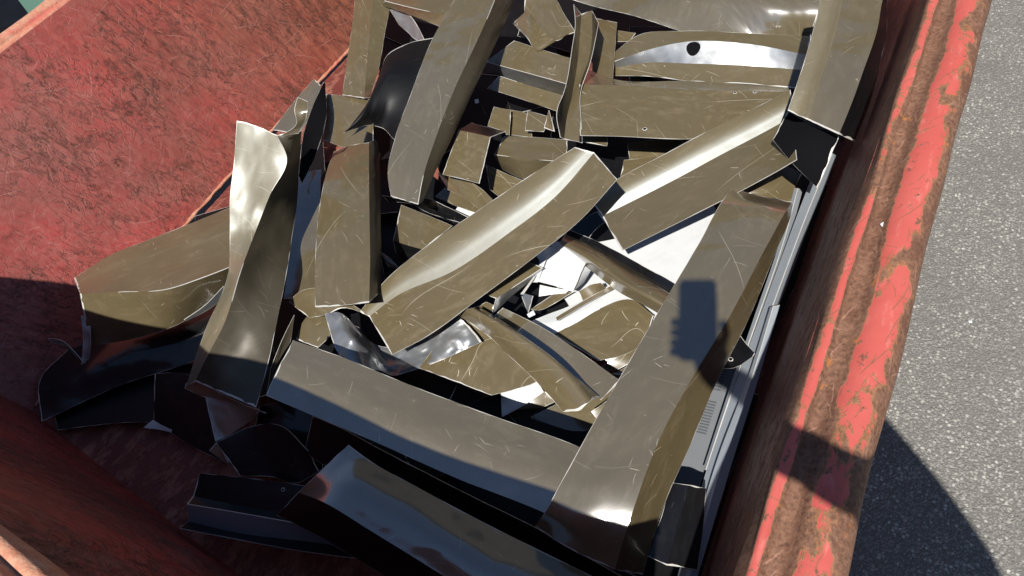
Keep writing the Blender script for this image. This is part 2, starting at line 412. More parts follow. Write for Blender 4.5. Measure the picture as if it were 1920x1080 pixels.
_seed = [0]
def sheet(name, label, rows, cols='', m='b', parts=None, dent=.004, dsc=6, edge=(1.2, 1.2, .5, .5), jag=.0015,
          th=.0012, nv=None, nu=None, cat='metal offcut', group='scrap metal offcuts heaped in the skip', crumple=0, holes=(), bend=None, back='d'):
    """rows of (x, y, height cm). cols: one letter per interior column, c = sharp fold, s = smooth bend."""
    _seed[0] += 1; seed = _seed[0]
    P = [[at(x, y, z / 100) for (x, y, z) in r] for r in rows]
    ncol = len(P[0])
    groups = [[0]]
    for j in range(1, ncol):
        groups[-1].append(j)
        if j < ncol - 1 and cols[j - 1] == 'c': groups.append([j])
    # length sampling
    L = sum((P[i + 1][0] - P[i][0]).length for i in range(len(P) - 1))
    if nv is None: nv = max(3, int(L / (len(P) - 1) / .010))
    colsP = [spline([r[j] for r in P], nv) for j in range(ncol)]
    org = colsP[0][len(colsP[0]) // 2].copy(); org.z = min(p.z for c in colsP for p in c)
    mats = m if len(m) == len(groups) else m * len(groups)
    single = len(groups) == 1 and not holes
    root = None if single else empty(name, org, label, cat, group)
    if parts is None: parts = ['face'] if len(groups) == 1 else (['flange', 'web'] if len(groups) == 2 else ['flange', 'web', 'flange', 'lip'])
    objs = []
    for k, gcols in enumerate(groups):
        wd = max((colsP[gcols[-1]][i] - colsP[gcols[0]][i]).length for i in range(len(colsP[0])))
        n = nu or max(2, int(wd / (len(gcols) - 1) / .009))
        grid = [spline([colsP[j][i] for j in gcols], n) for i in range(len(colsP[0]))]
        ed = (edge[0], edge[1], edge[2] if k == 0 else 0, edge[3] if k == len(groups) - 1 else 0)
        o = strip_mesh(name if single else parts[k], grid, mats[k], root, ed, th, dent, dsc, seed, jag, org, None, (k * .3, seed * .77), crumple, back)
        objs.append(o)
    if single: tag(objs[0], label, cat, group)
    for h in holes:                           # screw holes: dark disc in a pale burr ring
        hx, hy, hz, r = h[:4]
        hole(root, hx, hy, r, objs[h[4] if len(h) > 4 else 0])
    return root or objs[0]

dg_cache = []
def hole(root, hx, hy, r, face, squash=1, burr=True):
    # drop the disc on the real surface under that spot
    me = face.data; loc = V(face.location) + (V(root.location) if root else V())
    d = ray(hx, hy).normalized(); best = None
    from mathutils.bvhtree import BVHTree
    bv = BVHTree.FromPolygons([v.co + loc for v in me.vertices], [tuple(p.vertices) for p in me.polygons])
    hit, n, idx, dist = bv.ray_cast(CAM, d)
    if hit is None: return
    if n.dot(d) > 0: n = -n
    up = n.orthogonal().normalized(); si = n.cross(up)
    vs, fs = [], []
    N = 16
    for q in range(N):
        a = q / N * 2 * math.pi
        j1 = r * (1 + .06 * math.sin(3 * a))
        j2 = r * (1.45 + .25 * noise.noise(V((a, hx, hy)) * 1.3))
        vs.append(hit + n * .0009 + (up * math.cos(a) + si * math.sin(a)) * j1)
        vs.append(hit + n * .0005 + (up * math.cos(a) + si * math.sin(a)) * j2)
    c0 = hit + n * .0008
    disc = mesh_obj('screw_hole' if burr else 'drain_hole', [c0] + [vs[2 * q] for q in range(N)], [(0, 1 + q, 1 + (q + 1) % N) for q in range(N)], ['k'], parent=root, origin=c0)
    if burr:
        b = mesh_obj('burr_ring', vs, [(2 * q, 2 * q + 1, (2 * q + 3) % (2 * N), (2 * q + 2) % (2 * N)) for q in range(N)], ['e'], origin=c0)
        b.parent = disc; b.location = (0, 0, 0)

# ------------------------------------------------------------------ ground
def ground():
    n = 24; vs = []; fs = []
    xs = [-200 + 400 * i / n for i in range(n + 1)]
    for x in xs:
        for y in xs: vs.append((x, y, 0))
    for i in range(n):
        for j in range(n):
            a = i * (n + 1) + j; fs.append((a, a + n + 1, a + n + 2, a + 1))
    o = mesh_obj('asphalt_ground', vs, fs, ['asphalt'], smooth=False)
    tag(o, kind='structure')
ground()

# ------------------------------------------------------------------ the skip
ZR = .85; ZF = .25
skip = empty('skip', (1.5, 1.1, 0), 'large open red steel skip with scratched rusty paint, full of metal offcuts', 'skip')
def wall(name, A, Bp, mat, nv, nu, dent, dsc, inner, th=.006, parts=None):
    """A: lower line (list of points), Bp: upper line."""
    a = spline([V(p) for p in A], nv); b = spline([V(p) for p in Bp], nv)
    grid = [[a[i].lerp(b[i], j / nu) for j in range(nu + 1)] for i in range(len(a))]
    return strip_mesh(name, grid, mat, skip, (0, 0, 0, 0), th, dent, dsc, 3.3, 0, V((1.5, 1.1, 0)), V(inner), (0, 0), 0, mat, mat)
inn = (1.5, 1.1, 1.5)
XE = 3.6
LW = wall('side_wall', [(.239, 1.958, ZF), (.985, 2.014, ZF), (1.921, 2.005, ZF), (XE, 2.0, ZF)], [(.12, 2.352, ZR), (.98, 2.355, ZR), (1.9, 2.36, ZR), (XE, 2.36, ZR)], 'rl', 46, 26, .010, 3.0, inn)
LW['label'] = 'sunlit side wall, pinkish red with dense rusty gouges'
RWL = wall('side_wall', [(-.6, .13, ZF), (.5, .16, ZF), (1.5, .15, ZF), (XE, .15, ZF)], [(-.6, .058, ZR - .01), (.5, .054, ZR - .01), (1.5, .018, ZR - .01), (XE, -.015, ZR - .01)], 'rr', 60, 22, .008, 4, inn)
RWL['label'] = 'shaded side wall beside the rim, red-brown darkened for shade with long scrape marks'
# the near end wall bulges inward and ends in a worn rim
a = [V((.239, 1.958, ZF)), V((.19, 1.62, ZF)), V((.142, 1.28, ZF)), (V((.116, 1.079, ZF))), V((.06, .6, ZF)), V((.0, .13, ZF))]
b = [V((.12, 2.352, ZR)), V((-.005, 2.08, 1.12)), V((-.02, 1.5, 1.13)), V((-.02, .72, 1.13)), V((-.028, .63, 1.13)), V((-.02, .06, 1.12))]
al = spline(a, 14); bl = spline(b, 14)
grid = []
for p, q in zip(al, bl):
    row = []
    for j in range(25):
        t = j / 24; r = p.lerp(q, t); r += V((.075, .012, .03)) * math.sin(math.pi * min(1, t * 1.05)) ** 1.0 * .15
        row.append(r)
    grid.append(row)
o = strip_mesh('end_wall', grid, 'rn', skip, (0, 0, 0, 0), .006, .014, 4, 5.5, 0, V((1.5, 1.1, 0)), V(inn), (0, 0), 0, 'rn', 'rn')
o['label'] = 'near end wall in shade, bulged inward'
o = wall('end_wall', [(XE, .15, ZF), (XE, 2.0, ZF)], [(XE + .15, .0, ZR), (XE + .15, 2.36, ZR)], 'rl', 20, 14, .01, 3, inn)
# floor
fl = [[V((.02 + (XE - .02) * i / 90, .12 + (1.99 - .12) * j / 46, ZF + .0)) for j in range(47)] for i in range(91)]
for r in fl:
    for j, p in enumerate(r):
        t = (p.y - .12) / 1.87; x0 = -.08 + .24 * t
        p.x = max(p.x, x0); p.z += .006 * noise.noise(p * 5)
strip_mesh('floor_plate', fl, 'rf', skip, (0, 0, 0, 0), .006, 0, 1, 0, 0, V((1.5, 1.1, 0)), V(inn), (0, 0), 0, 'rf', 'rf')
# weld seam at foot of the sunlit wall
def tube(name, pts, r, mat, parent, org, seg=8, wob=0, tag_=None, sub=6, flat=1.0, caps=True):
    P = spline([V(p) for p in pts], sub) if len(pts) > 2 else [V(pts[0]).lerp(V(pts[1]), i / max(1, sub)) for i in range(sub + 1)]
    vs, fs, uv = [], [], []; L = 0
    for i, p in enumerate(P):
        if i: L += (p - P[i - 1]).length
        d = (P[min(i + 1, len(P) - 1)] - P[max(i - 1, 0)]).normalized()
        s = d.cross(V((0, 0, 1))); s = s.normalized() if s.length > 1e-3 else V((1, 0, 0)); u = s.cross(d)
        for k in range(seg):
            a = 2 * math.pi * k / seg
            rr = r * (1 + wob * noise.noise(p * 40 + V((k * 1.3, 0, 0))))
            vs.append(p + s * math.cos(a) * rr + u * math.sin(a) * rr * flat); uv.append((a * r, L))
    for i in range(len(P) - 1):
        for k in range(seg):
            a = i * seg + k; b = i * seg + (k + 1) % seg
            fs.append((a, b, b + seg, a + seg))
    if caps:
        fs.append(tuple(range(seg))[::-1]); fs.append(tuple(range(len(vs) - seg, len(vs))))
    return mesh_obj(name, vs, fs, [mat], None, uv, parent, True, org)
OR = V((1.5, 1.1, 0))
tube('weld_seam', [(.25, 1.955, ZF + .004), (.985, 2.01, ZF + .006), (1.921, 2.001, ZF + .006), (XE, 1.996, ZF + .006)], .006, 'rw', skip, OR, 6, .8, sub=90)
# rims
def rim(name, line, prof, mat, nv, side, wob=.004):
    """prof: (offset outward, height) ; line: centreline points ; side: outward unit vector per end."""
    P = spline([V(p) for p in line], nv); vs, fs, uv = [], [], []; L = 0; n = len(prof)
    for i, p in enumerate(P):
        if i: L += (p - P[i - 1]).length
        d = (P[min(i + 1, len(P) - 1)] - P[max(i - 1, 0)]).normalized()
        s = d.cross(V((0, 0, 1))).normalized() * side
        acc = 0
        for k, (a, h) in enumerate(prof):
            if k: acc += math.hypot(a - prof[k - 1][0], h - prof[k - 1][1])
            q = p + s * a + V((0, 0, h))
            nn = V((p.x * 5 + k * .15, p.y * 5, k * .2))
            q += s * wob * noise.noise(nn) + V((0, 0, wob * .7 * noise.noise(nn + V((3, 3, 3)))))
            vs.append(q); uv.append((acc, L))
    for i in range(len(P) - 1):
        for k in range(n - 1):
            a = i * n + k
            f = (a, a + 1, a + n + 1, a + n); fs.append(f if side < 0 else f[::-1])
    return mesh_obj(name, vs, fs, [mat], None, uv, skip, True, OR)
prof = []
for k in range(7):                            # inner weld bead
    a = math.pi * (1 - k / 6); prof.append((.010 + .010 * math.cos(a), .0 + .011 * math.sin(a) * (1 if k else 1)))
prof += [(.026, -.004), (.034, -.002)]
for k in range(16):                           # big pipe
    a = math.radians(150 - k * 15); prof.append((.072 + .034 * math.cos(a) * (1.15 if math.cos(a) < 0 else 1.0), -.020 + .036 * math.sin(a)))
prof += [(.060, -.075), (.04, -.078), (.0, -.07)]
prof = [(-.010, -.07), (-.008, -.012)] + prof
r1 = rim('rim', [(-.7, .052, ZR), (.1, .056, ZR), (.357, .052, ZR), (.687, .042, ZR), (1.0, .032, ZR), (1.329, .019, ZR), (XE + .1, -.02, ZR)], prof, 'rim', 60, 1, .0045)
r1['label'] = 'near side rim, red paint chipped to brown rust'
pr2 = []
for k in range(5):
    a = math.pi * (1 - k / 4); pr2.append((.008 + .007 * math.cos(a), .006 * math.sin(a)))
for k in range(13):
    a = math.radians(150 - k * 18); pr2.append((.044 + .030 * math.cos(a), -.006 + .030 * math.sin(a)))
pr2 = [(-.004, -.05), (-.004, -.01)] + pr2
r2 = rim('rim', [(.12, 2.358, ZR), (.98, 2.355, ZR), (1.9, 2.362, ZR), (XE + .1, 2.36, ZR)], pr2, 'rw', 60, -1, .004)
r2['label'] = 'far side rim, worn pinkish orange pipe'
r3 = rim('rim', [tuple(q) for q in b[::-1]], pr2, 'rw', 20, -1, .006)
r3['label'] = 'end rim at the near corner, worn to orange rust'
rim('rim', [(XE + .15, 0, ZR), (XE + .15, 2.36, ZR)], pr2, 'rw', 40, 1, .004)
# two feet under the skip carry the floor plate
for yy in (.45, 1.6):
    vs = []
    for x in (.3, 3.3):
        for (dy, z) in ((-.06, 0), (.06, 0), (.06, ZF - .01), (-.06, ZF - .01)): vs.append((x, yy + dy, z))
    mesh_obj('skid', vs, [(0, 1, 2, 3), (7, 6, 5, 4), (0, 4, 5, 1), (1, 5, 6, 2), (2, 6, 7, 3), (3, 7, 4, 0)], ['rr'], None, None, skip, False, OR)

# ------------------------------------------------------------------ scrap: long pale trims along the shaded side
TR = 'long pale trim strips along the shaded side'
sheet('trim_strip', 'long pale trim strip starting under the top right offcut and running down the skip side',
      [[(1550, 262, 47), (1571, 264, 49), (1584, 268, 46)], [(1496, 400, 45), (1512, 404, 47), (1522, 408, 44)], [(1458, 503, 44), (1474, 505, 46), (1486, 508, 43)],
       [(1421, 605, 43), (1437, 606, 45), (1447, 608, 42)], [(1384, 705, 42), (1402, 707, 44), (1410, 710, 41)], [(1322, 890, 40), (1340, 890, 42), (1348, 890, 39)], [(1268, 1090, 39), (1284, 1090, 41), (1290, 1090, 38)]],
      'c', 't', edge=(.8, .8, .4, .4), dent=.001, cat='trim strip', group=TR, back='t')
sheet('trim_strip', 'narrow pale trim strip ending between the long trim and the brown flange',
      [[(1489, 352, 44), (1496, 353, 45), (1505, 356, 43)], [(1460, 459, 43), (1467, 460, 44), (1476, 461, 42)], [(1412, 600, 42), (1419, 601, 43), (1426, 602, 41)], [(1374, 710, 41), (1380, 711, 42), (1387, 712, 40)], [(1318, 880, 39), (1324, 880, 40), (1331, 880, 38)]],
      'c', 't', edge=(.8, .8, .4, .4), dent=.001, cat='trim strip', group=TR, back='t')
sheet('trim_strip', 'bluish trim strip nearest the skip side, cut off square beside the phone shadow',
      [[(1444, 576, 47), (1450, 573, 48), (1462, 572, 47)], [(1405, 700, 46), (1412, 700, 47), (1425, 700, 46)], [(1340, 876, 44), (1352, 876, 45), (1370, 876, 44)], [(1280, 1090, 42), (1290, 1090, 43), (1305, 1090, 42)]],
      'c', 't', edge=(1, .8, .4, .4), dent=.001, cat='trim strip', group=TR, back='t')
# louvred white panel under the flange
vp = empty('vent_panel', at(1310, 800, .36), 'pale grey slotted vent panel half hidden beside the long trim strips', 'vent panel')
vg = [[at(1330 - 82 * t + (70 - 18 * t) * s, 640 + 290 * t + 14 * s, .375 - .02 * t) for s in [k / 10 for k in range(11)]] for t in [k / 40 for k in range(41)]]
strip_mesh('panel', vg, 'v', vp, (1, 1, .5, .5), .0012, .001, 5, 2, 0, V(vp.location), None, (0, 0), 0, 't')
for (t0, t1, n) in ((.12, .30, 9), (.36, .58, 12)):
    for k in range(n):
        t = t0 + (t1 - t0) * k / n; dt = .008; vs = []
        for (s, tt) in ((.35, t), (.68, t), (.68, t + dt), (.35, t + dt)):
            p = at(1330 - 82 * tt + (70 - 18 * tt) * s, 640 + 290 * tt + 14 * s, .375 - .02 * tt); p += (CAM - p).normalized() * .0025; vs.append(p)
        mesh_obj('slot', vs, [(0, 1, 2, 3)], ['sl'], None, None, vp, False, V(vp.location))

# ------------------------------------------------------------------ scrap: black filler sheets standing in for gap shade
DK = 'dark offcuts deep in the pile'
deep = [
    (712, 290, 31, 1.5, 110, 40, 'black shade filler in the slot between the tan panel and the tall top panel'),
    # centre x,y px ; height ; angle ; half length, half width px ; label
    (1000, 860, 30, .45, 190, 60, 'black shade filler in the gap below the long diagonal front panel'),
    (900, 800, 31, -.5, 150, 45, 'navy shade filler in the narrow gap above the long front panel'),
    (1060, 830, 32, .9, 120, 50, 'black shade filler under the brown triangles by the phone shadow panel'),
    (760, 730, 29, .5, 170, 60, 'black shade filler hidden under the crumpled bright channel'),
    (650, 520, 28, 1.4, 220, 70, 'black shade filler under the tall tan panel'),
    (560, 470, 31, 1.5, 200, 60, 'navy shade filler between the twisted sheet and the tall tan panel'),
    (740, 470, 27, 1.2, 170, 60, 'black shade filler right of the tall tan panel'),
    (880, 480, 26, .7, 200, 70, 'black shade filler under the big central channel'),
    (980, 570, 27, -.4, 130, 70, 'black shade filler left of the white crumpled box'),
    (900, 300, 27, 1.3, 170, 80, 'black shade filler under the short scratched channel'),
    (790, 130, 28, 1.1, 160, 70, 'black shade filler behind the curved black sheet'),
    (960, 60, 27, 1.3, 150, 70, 'black shade filler below the small crumpled offcut'),
    (1020, 220, 27, .2, 150, 60, 'black shade filler under the small brown tabs'),
    (1200, 290, 28, .1, 170, 60, 'black shade filler below the flat punched panel'),
    (1150, 60, 28, .3, 170, 60, 'dark blue shade filler below the wide grey sheet'),
    (1350, 130, 28, .0, 170, 80, 'black shade filler under the arched channel'),
    (1480, 300, 28, -1.1, 190, 70, 'black shade filler below the top right offcut'),
    (1400, 560, 27, -1.1, 260, 70, 'black shade filler under the phone shadow panel'),
    (1280, 900, 28, -1.2, 200, 80, 'black shade filler beside the vent panel'),
    (1080, 400, 27, .7, 170, 60, 'navy shade filler right of the central channel'),
    (620, 740, 28, .9, 120, 60, 'black shade filler left of the long front panel'),
    (480, 560, 29, 1.3, 180, 70, 'black shade filler behind the twisted sheet'),
    (900, 960, 28, .45, 330, 70, 'black shade filler under the long angled dark profile'),
    (1120, 1060, 27, .3, 200, 60, 'black shade filler at the bottom under the phone shadow panel'),
    (760, 20, 28, .4, 90, 60, 'dark shade filler behind the curled strip at the top'),
    (1450, 20, 28, .1, 200, 50, 'dark shade filler under the wide grey sheet top right'),
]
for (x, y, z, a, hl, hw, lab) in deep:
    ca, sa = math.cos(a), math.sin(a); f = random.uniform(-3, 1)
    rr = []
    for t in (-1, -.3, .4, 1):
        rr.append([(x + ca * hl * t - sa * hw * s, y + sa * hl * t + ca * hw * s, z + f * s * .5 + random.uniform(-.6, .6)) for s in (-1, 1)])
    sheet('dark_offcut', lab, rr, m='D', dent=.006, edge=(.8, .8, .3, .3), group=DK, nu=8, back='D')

# ------------------------------------------------------------------ scrap: white sheets
sheet('white_sheet', 'large white sheet showing between the right diagonal channel and the phone shadow panel',
      [[(1000, 470, 33), (1110, 640, 33)], [(1180, 440, 34), (1250, 600, 34)], [(1330, 365, 35), (1400, 520, 35)]], m='w', edge=(.6, .6, .6, .6), dent=.003, nu=10, cat='white sheet', back='w',
      group='white sheets in the pile', holes=())
sheet('white_sheet', 'creased white sheet under the dented tube channel, fanned into narrow folds',
      [[(960, 622, 37), (1000, 600, 37.6), (1090, 565, 38), (1150, 530, 38.5)], [(985, 640, 37), (1040, 610, 38.2), (1100, 580, 38.6), (1168, 545, 38)], [(1000, 650, 37), (1060, 615, 37.6), (1130, 582, 38), (1215, 585, 38)]],
      'cc', 'www', dent=.004, edge=(.8, .8, .8, .8), nu=8, nv=12, cat='white sheet', parts=['fold', 'fold', 'fold'], back='w', group='white sheets in the pile', crumple=.002)
sheet('white_sheet', 'crumpled white scrap poking out beside the tip of the slim folded channel',
      [[(939, 735, 35), (941, 782, 33)], [(970, 722, 37), (972, 766, 34)], [(1006, 711, 36), (1020, 735, 35)]], m='w', dent=.004, cat='white sheet', crumple=.006, nu=10, nv=14, back='w', group='white sheets in the pile')
sheet('white_sheet', 'thin white sliver between brown offcuts left of the phone shadow panel',
      [[(1128, 668, 34), (1140, 680, 33)], [(1176, 655, 34), (1180, 664, 33.5)]], m='w', cat='white sheet', nu=4, back='w', group='white sheets in the pile')
sheet('white_sheet', 'tiny white triangle lying alone on the shaded skip floor',
      [[(287, 787, 29), (269, 802, 28)], [(300, 796, 29), (300, 806, 28)], [(322, 806, 28.5), (321, 811, 28)]], m='w', cat='white sheet', nu=3, back='w', group='white sheets in the pile')
bx = empty('white_tray', at(1050, 500, .40), 'crumpled white plastic tray in the middle of the pile', 'plastic tray')
def q_(name, rows, mat, cr_=.003, e=(.6, .6, .6, .6), dn=.003, nv=9, nu=9, back=None, par=None):
    P = [[at(x, y, z / 100) for (x, y, z) in r] for r in rows]
    cp = [spline([r[j] for r in P], nv) for j in range(len(P[0]))]
    g_ = [spline([c[i] for c in cp], nu) for i in range(len(cp[0]))]
    _seed[0] += 1
    par = par or bx
    return strip_mesh(name, g_, mat, par, e, .001, dn, 8, _seed[0], .001, V(par.location), None, (0, 0), cr_, back or mat)
q_('tray_base', [[(1030, 462, 44), (1005, 527, 42)], [(1060, 470, 45), (1040, 536, 43)], [(1097, 494, 44), (1074, 547, 42)]], 'p', .0015)
q_('tray_rim', [[(1040, 450, 46), (1032, 462, 45)], [(1066, 462, 46.5), (1060, 474, 45.5)], [(1102, 486, 45.5), (1096, 498, 44.5)]], 'p', .002)
q_('tray_rim', [[(1024, 462, 45.5), (1034, 464, 45)], [(1008, 500, 44), (1018, 502, 44)], [(997, 530, 43), (1008, 530, 42)]], 'p', .004)
q_('tray_side', [[(1097, 494, 43), (1112, 500, 41)], [(1074, 547, 41), (1095, 530, 38)]], 'p', .002)
q_('torn_corner', [[(1012, 534, 40), (1010, 556, 39)], [(1040, 540, 40), (1036, 552, 39)], [(1068, 544, 39), (1060, 550, 39)]], 'p', .004)

# ------------------------------------------------------------------ scrap: lower brown layer
def br(lab, rows, m='b', **k):
    k.setdefault('nu', 8)
    return sheet('metal_offcut', lab, rows, m=m, **k)
br('flat brown offcut right of the slim folded channel, lower edge meeting the phone shadow panel', [[(1017, 614, 37), (1122, 676, 37)], [(1100, 588, 38), (1170, 665, 38)], [(1184, 562, 39), (1203, 645, 38)], [(1226, 592, 39), (1215, 622, 38)]], 'B')
br('narrow brown offcut just below the thin white sliver', [[(1126, 688, 34), (1150, 697, 33)], [(1160, 668, 35), (1175, 684, 34)], [(1202, 645, 35), (1205, 662, 35)]])
br('small brown corner tucked against the phone shadow panel below the sliver', [[(1148, 703, 33), (1163, 714, 32)], [(1178, 685, 33), (1185, 700, 33)]])
br('brown triangle offcut below the tip of the slim folded channel', [[(994, 782, 32), (1004, 800, 31)], [(1045, 757, 34), (1100, 818, 32)], [(1090, 735, 35), (1130, 790, 33)], [(1150, 700, 36), (1170, 700, 35)]])
br('brown wedge beside the crumpled white scrap', [[(972, 768, 32), (1004, 772, 31)], [(1000, 748, 33), (1022, 762, 32)], [(1020, 733, 34), (1044, 752, 33)]])
br('brown panel with fine scratches below the crumpled bright channel', [[(786, 690, 38), (921, 741, 38)], [(822, 640, 39), (965, 730, 39)], [(845, 600, 40), (1007, 712, 40)], [(862, 590, 41), (985, 680, 41)]], 'B', nu=14)
br('brown scrap under the curl left of the long front panel', [[(555, 636, 37), (596, 652, 36)], [(570, 600, 38), (618, 630, 37)], [(585, 585, 38), (615, 590, 38)]])
br('brown offcut with a dark lower fold right of the tall tan panel', [[(752, 384, 41), (737, 451, 40), (742, 475, 34)], [(800, 403, 41), (768, 461, 40), (768, 500, 33)], [(848, 423, 41), (793, 468, 40), (792, 500, 34)]], 'bd', cols='c')
br('small brown corner peeping beside the tall tan panel', [[(712, 470, 36), (728, 500, 35)], [(730, 484, 36), (748, 502, 35)]])
br('brown panel whose left half lies in shadow, under the curved black sheet', [[(610, 176, 43), (606, 262, 39)], [(650, 180, 43), (652, 276, 40)], [(700, 188, 43), (700, 268, 41)]], nu=12)
br('scuffed brown tab with a long scratch above the short scratched channel', [[(926, 200, 41), (914, 236, 40)], [(940, 203, 41.5), (950, 250, 40)], [(958, 206, 41), (955, 254, 40)]], 'B')
br('brown tab overlapped by two neighbours above the folded pale box', [[(958, 206, 39), (948, 252, 38)], [(990, 214, 39), (985, 256, 38)], [(992, 216, 39), (998, 258, 38)]], 'B')
br('plain brown tab with a ragged white lower edge', [[(989, 208, 42), (984, 245, 41)], [(1010, 213, 42), (1005, 246, 41)], [(1030, 219, 42), (1020, 247, 41)]], edge=(.5, .5, .5, 3))
br('tiny upright brown sliver beside the vertical U channel', [[(1029, 206, 45), (1020, 240, 42)], [(1034, 225, 45), (1040, 247, 42)]], edge=(1, 2, 1, 3))
br('brown folded box offcut with a grey lower face below the tabs', [[(946, 255, 42), (926, 290, 42), (942, 318, 35)], [(1000, 257, 42), (985, 297, 42), (985, 336, 35)], [(1064, 262, 42), (1062, 304, 42), (1055, 325, 35)]], 'bg', cols='c')
br('grey scratched offcut pointing at the central channel', [[(911, 308, 39), (918, 355, 37)], [(950, 326, 39), (940, 372, 37)], [(990, 342, 39), (965, 392, 37)]], 'B')
br('curved brown offcut with a lifted edge left of the central channel', [[(821, 324, 43), (840, 356, 40)], [(870, 334, 44), (872, 372, 41)], [(905, 356, 43), (905, 400, 40)], [(930, 380, 42), (915, 415, 40)]])
br('flat brown offcut under the curved brown offcut', [[(834, 352, 38), (816, 368, 37)], [(870, 362, 38), (855, 386, 37)], [(915, 385, 38), (895, 400, 37)]])
br('small brown offcut just below the flat punched panel', [[(1170, 300, 39), (1163, 335, 38)], [(1205, 297, 39), (1200, 330, 38)], [(1260, 290, 39), (1240, 320, 38)]])
br('small brown corner above the arched channel', [[(1157, 57, 42), (1156, 78, 41)], [(1192, 62, 42), (1180, 78, 41)]])
br('narrow brown strip standing beside the vertical U channel', [[(1116, 34, 45), (1157, 42, 45)], [(1112, 90, 45), (1153, 95, 45)], [(1110, 140, 45), (1149, 150, 45)]], edge=(.8, .8, .3, .3))
br('brown offcut with a snipped corner under the right diagonal channel', [[(1385, 356, 44), (1420, 368, 43)], [(1430, 335, 45), (1455, 372, 44)], [(1478, 313, 45), (1482, 378, 44)], [(1503, 327, 45), (1490, 352, 44)]], 'B')
br('brown offcut with a bright folded edge left of the white tray', [[(985, 489, 47), (1018, 502, 46), (1014, 512, 42)], [(945, 520, 47), (970, 534, 46), (968, 548, 42)], [(908, 549, 47), (930, 560, 46), (922, 590, 42)]], 'bs', cols='c', edge=(1, 1, .5, 1.5))
br('short brown tongue below the folded bright edge offcut', [[(912, 566, 43), (895, 574, 42)], [(930, 572, 43), (908, 588, 42)], [(944, 560, 43), (919, 593, 42)]])
br('brown crumb under the white tray', [[(1035, 553, 36), (995, 580, 35)], [(1060, 548, 37), (1010, 582, 35)], [(1076, 547, 37), (1040, 568, 36)]], 'B')
br('bluish shaded offcut left of the white sheet, under the central channel', [[(975, 548, 33), (995, 600, 32)], [(1000, 555, 33), (985, 610, 32)]], 's')
br('offcut painted dark for its shadow, right of the central channel above the dented tube', [[(1060, 440, 38), (1095, 462, 37)], [(1092, 412, 39), (1115, 432, 38)], [(1120, 396, 39), (1135, 415, 38)]], 'd')  # black colour stands in for the shadow on this piece
br('small pale offcut behind the curved brown offcut, coated white', [[(862, 383, 37), (852, 396, 36)], [(880, 388, 37), (872, 402, 36)], [(897, 396, 37), (888, 410, 36)]], 'w', back='w')
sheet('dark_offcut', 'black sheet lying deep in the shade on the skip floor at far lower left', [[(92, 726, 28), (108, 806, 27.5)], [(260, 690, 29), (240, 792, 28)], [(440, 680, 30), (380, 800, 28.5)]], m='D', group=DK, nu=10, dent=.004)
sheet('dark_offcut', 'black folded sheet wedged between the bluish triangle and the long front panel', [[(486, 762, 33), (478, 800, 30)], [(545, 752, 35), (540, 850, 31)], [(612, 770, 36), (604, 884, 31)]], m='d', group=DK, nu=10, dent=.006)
sheet('dark_offcut', 'dark upright sliver with a shiny edge left of the long front panel end', [[(508, 690, 41), (500, 742, 38)], [(528, 640, 42), (516, 690, 40)], [(552, 590, 42), (545, 640, 40)]], m='m', group=DK, nu=6)
br('small creased brown offcut beside the tip of the slim folded channel', [[(1108, 772, 38), (1124, 790, 37)], [(1132, 756, 39), (1148, 776, 37)], [(1160, 728, 39), (1168, 742, 38)]], crumple=.003)
br('tiny bent brown scrap between the white tray and the dented tube', [[(1082, 548, 41), (1094, 566, 39)], [(1106, 534, 42), (1122, 556, 40)], [(1128, 530, 41), (1138, 544, 39)]], 'B', crumple=.003)
br('thin pale-edged strip lying across the creased white sheet', [[(1040, 596, 41), (1044, 602, 41)], [(1100, 560, 41.5), (1104, 567, 41)], [(1160, 528, 42), (1164, 535, 41.5)]], edge=(1, 1, 1, 1))
br('short brown curl in the gap left of the big central channel', [[(842, 452, 43), (850, 470, 41)], [(862, 436, 44), (872, 455, 42)], [(880, 425, 43), (890, 440, 41)]], crumple=.002)
br('bent brown offcut deep in the gap below the punched panel', [[(1176, 268, 36), (1180, 300, 34)], [(1240, 262, 37), (1250, 292, 35)], [(1300, 264, 36), (1296, 284, 34)]], 'B')
# torn dark curls right of the tan panel
sheet('crumpled_offcut', 'black glossy crumpled strip running below the tall top panel to the central channel',
      [[(716, 366, 42), (728, 378, 40)], [(762, 374, 43), (768, 382, 40)], [(800, 372, 44), (805, 400, 40)], [(838, 388, 43), (836, 410, 39)], [(880, 408, 42), (864, 418, 40)]], m='d', dent=.012, dsc=14, crumple=.006, nu=8, edge=(1, 1, 1.5, 1.5))
# navy shaded sheet with oval hole
nsx = sheet('dark_offcut', 'navy sheet with a dark oval knockout beside the twisted sheet',
      [[(556, 325, 41), (602, 318, 41)], [(548, 440, 41), (598, 430, 40)], [(532, 560, 41), (592, 560, 40)]], m='g', dent=.008, group=DK, nu=8, holes=[(568, 448, 40, .0001)])
# ------------------------------------------------------------------ scrap: top left
sheet('channel_offcut', 'dull brown channel standing against the sunlit wall at top left',
      [[(668, -30, 47), (702, -30, 47), (740, -25, 45)], [(660, 50, 46), (694, 55, 47), (722, 60, 45)], [(651, 110, 45), (688, 118, 46), (712, 120, 44)], [(642, 178, 44), (683, 184, 45), (694, 184, 43)]], 'c', 'Bb')
sheet('channel_offcut', 'folded strip lying across the top behind the tall top panel',
      [[(716, -14, 49), (722, 2, 50), (715, 10, 46)], [(770, -4, 50), (770, 14, 51), (758, 24, 47)], [(862, -4, 52), (846, 30, 52), (830, 52, 48)]], 'c', 'gb')
sheet('crumpled_offcut', 'small curled pale scrap beside the folded strip at the top', [[(731, 18, 45), (748, 47, 42)], [(762, 23, 46), (766, 62, 42)], [(776, 38, 46), (776, 72, 42)], [(796, 75, 44), (786, 78, 42)]], m='s', dent=.01, dsc=14, crumple=.004, nu=8, edge=(1, 1, 2, 1))
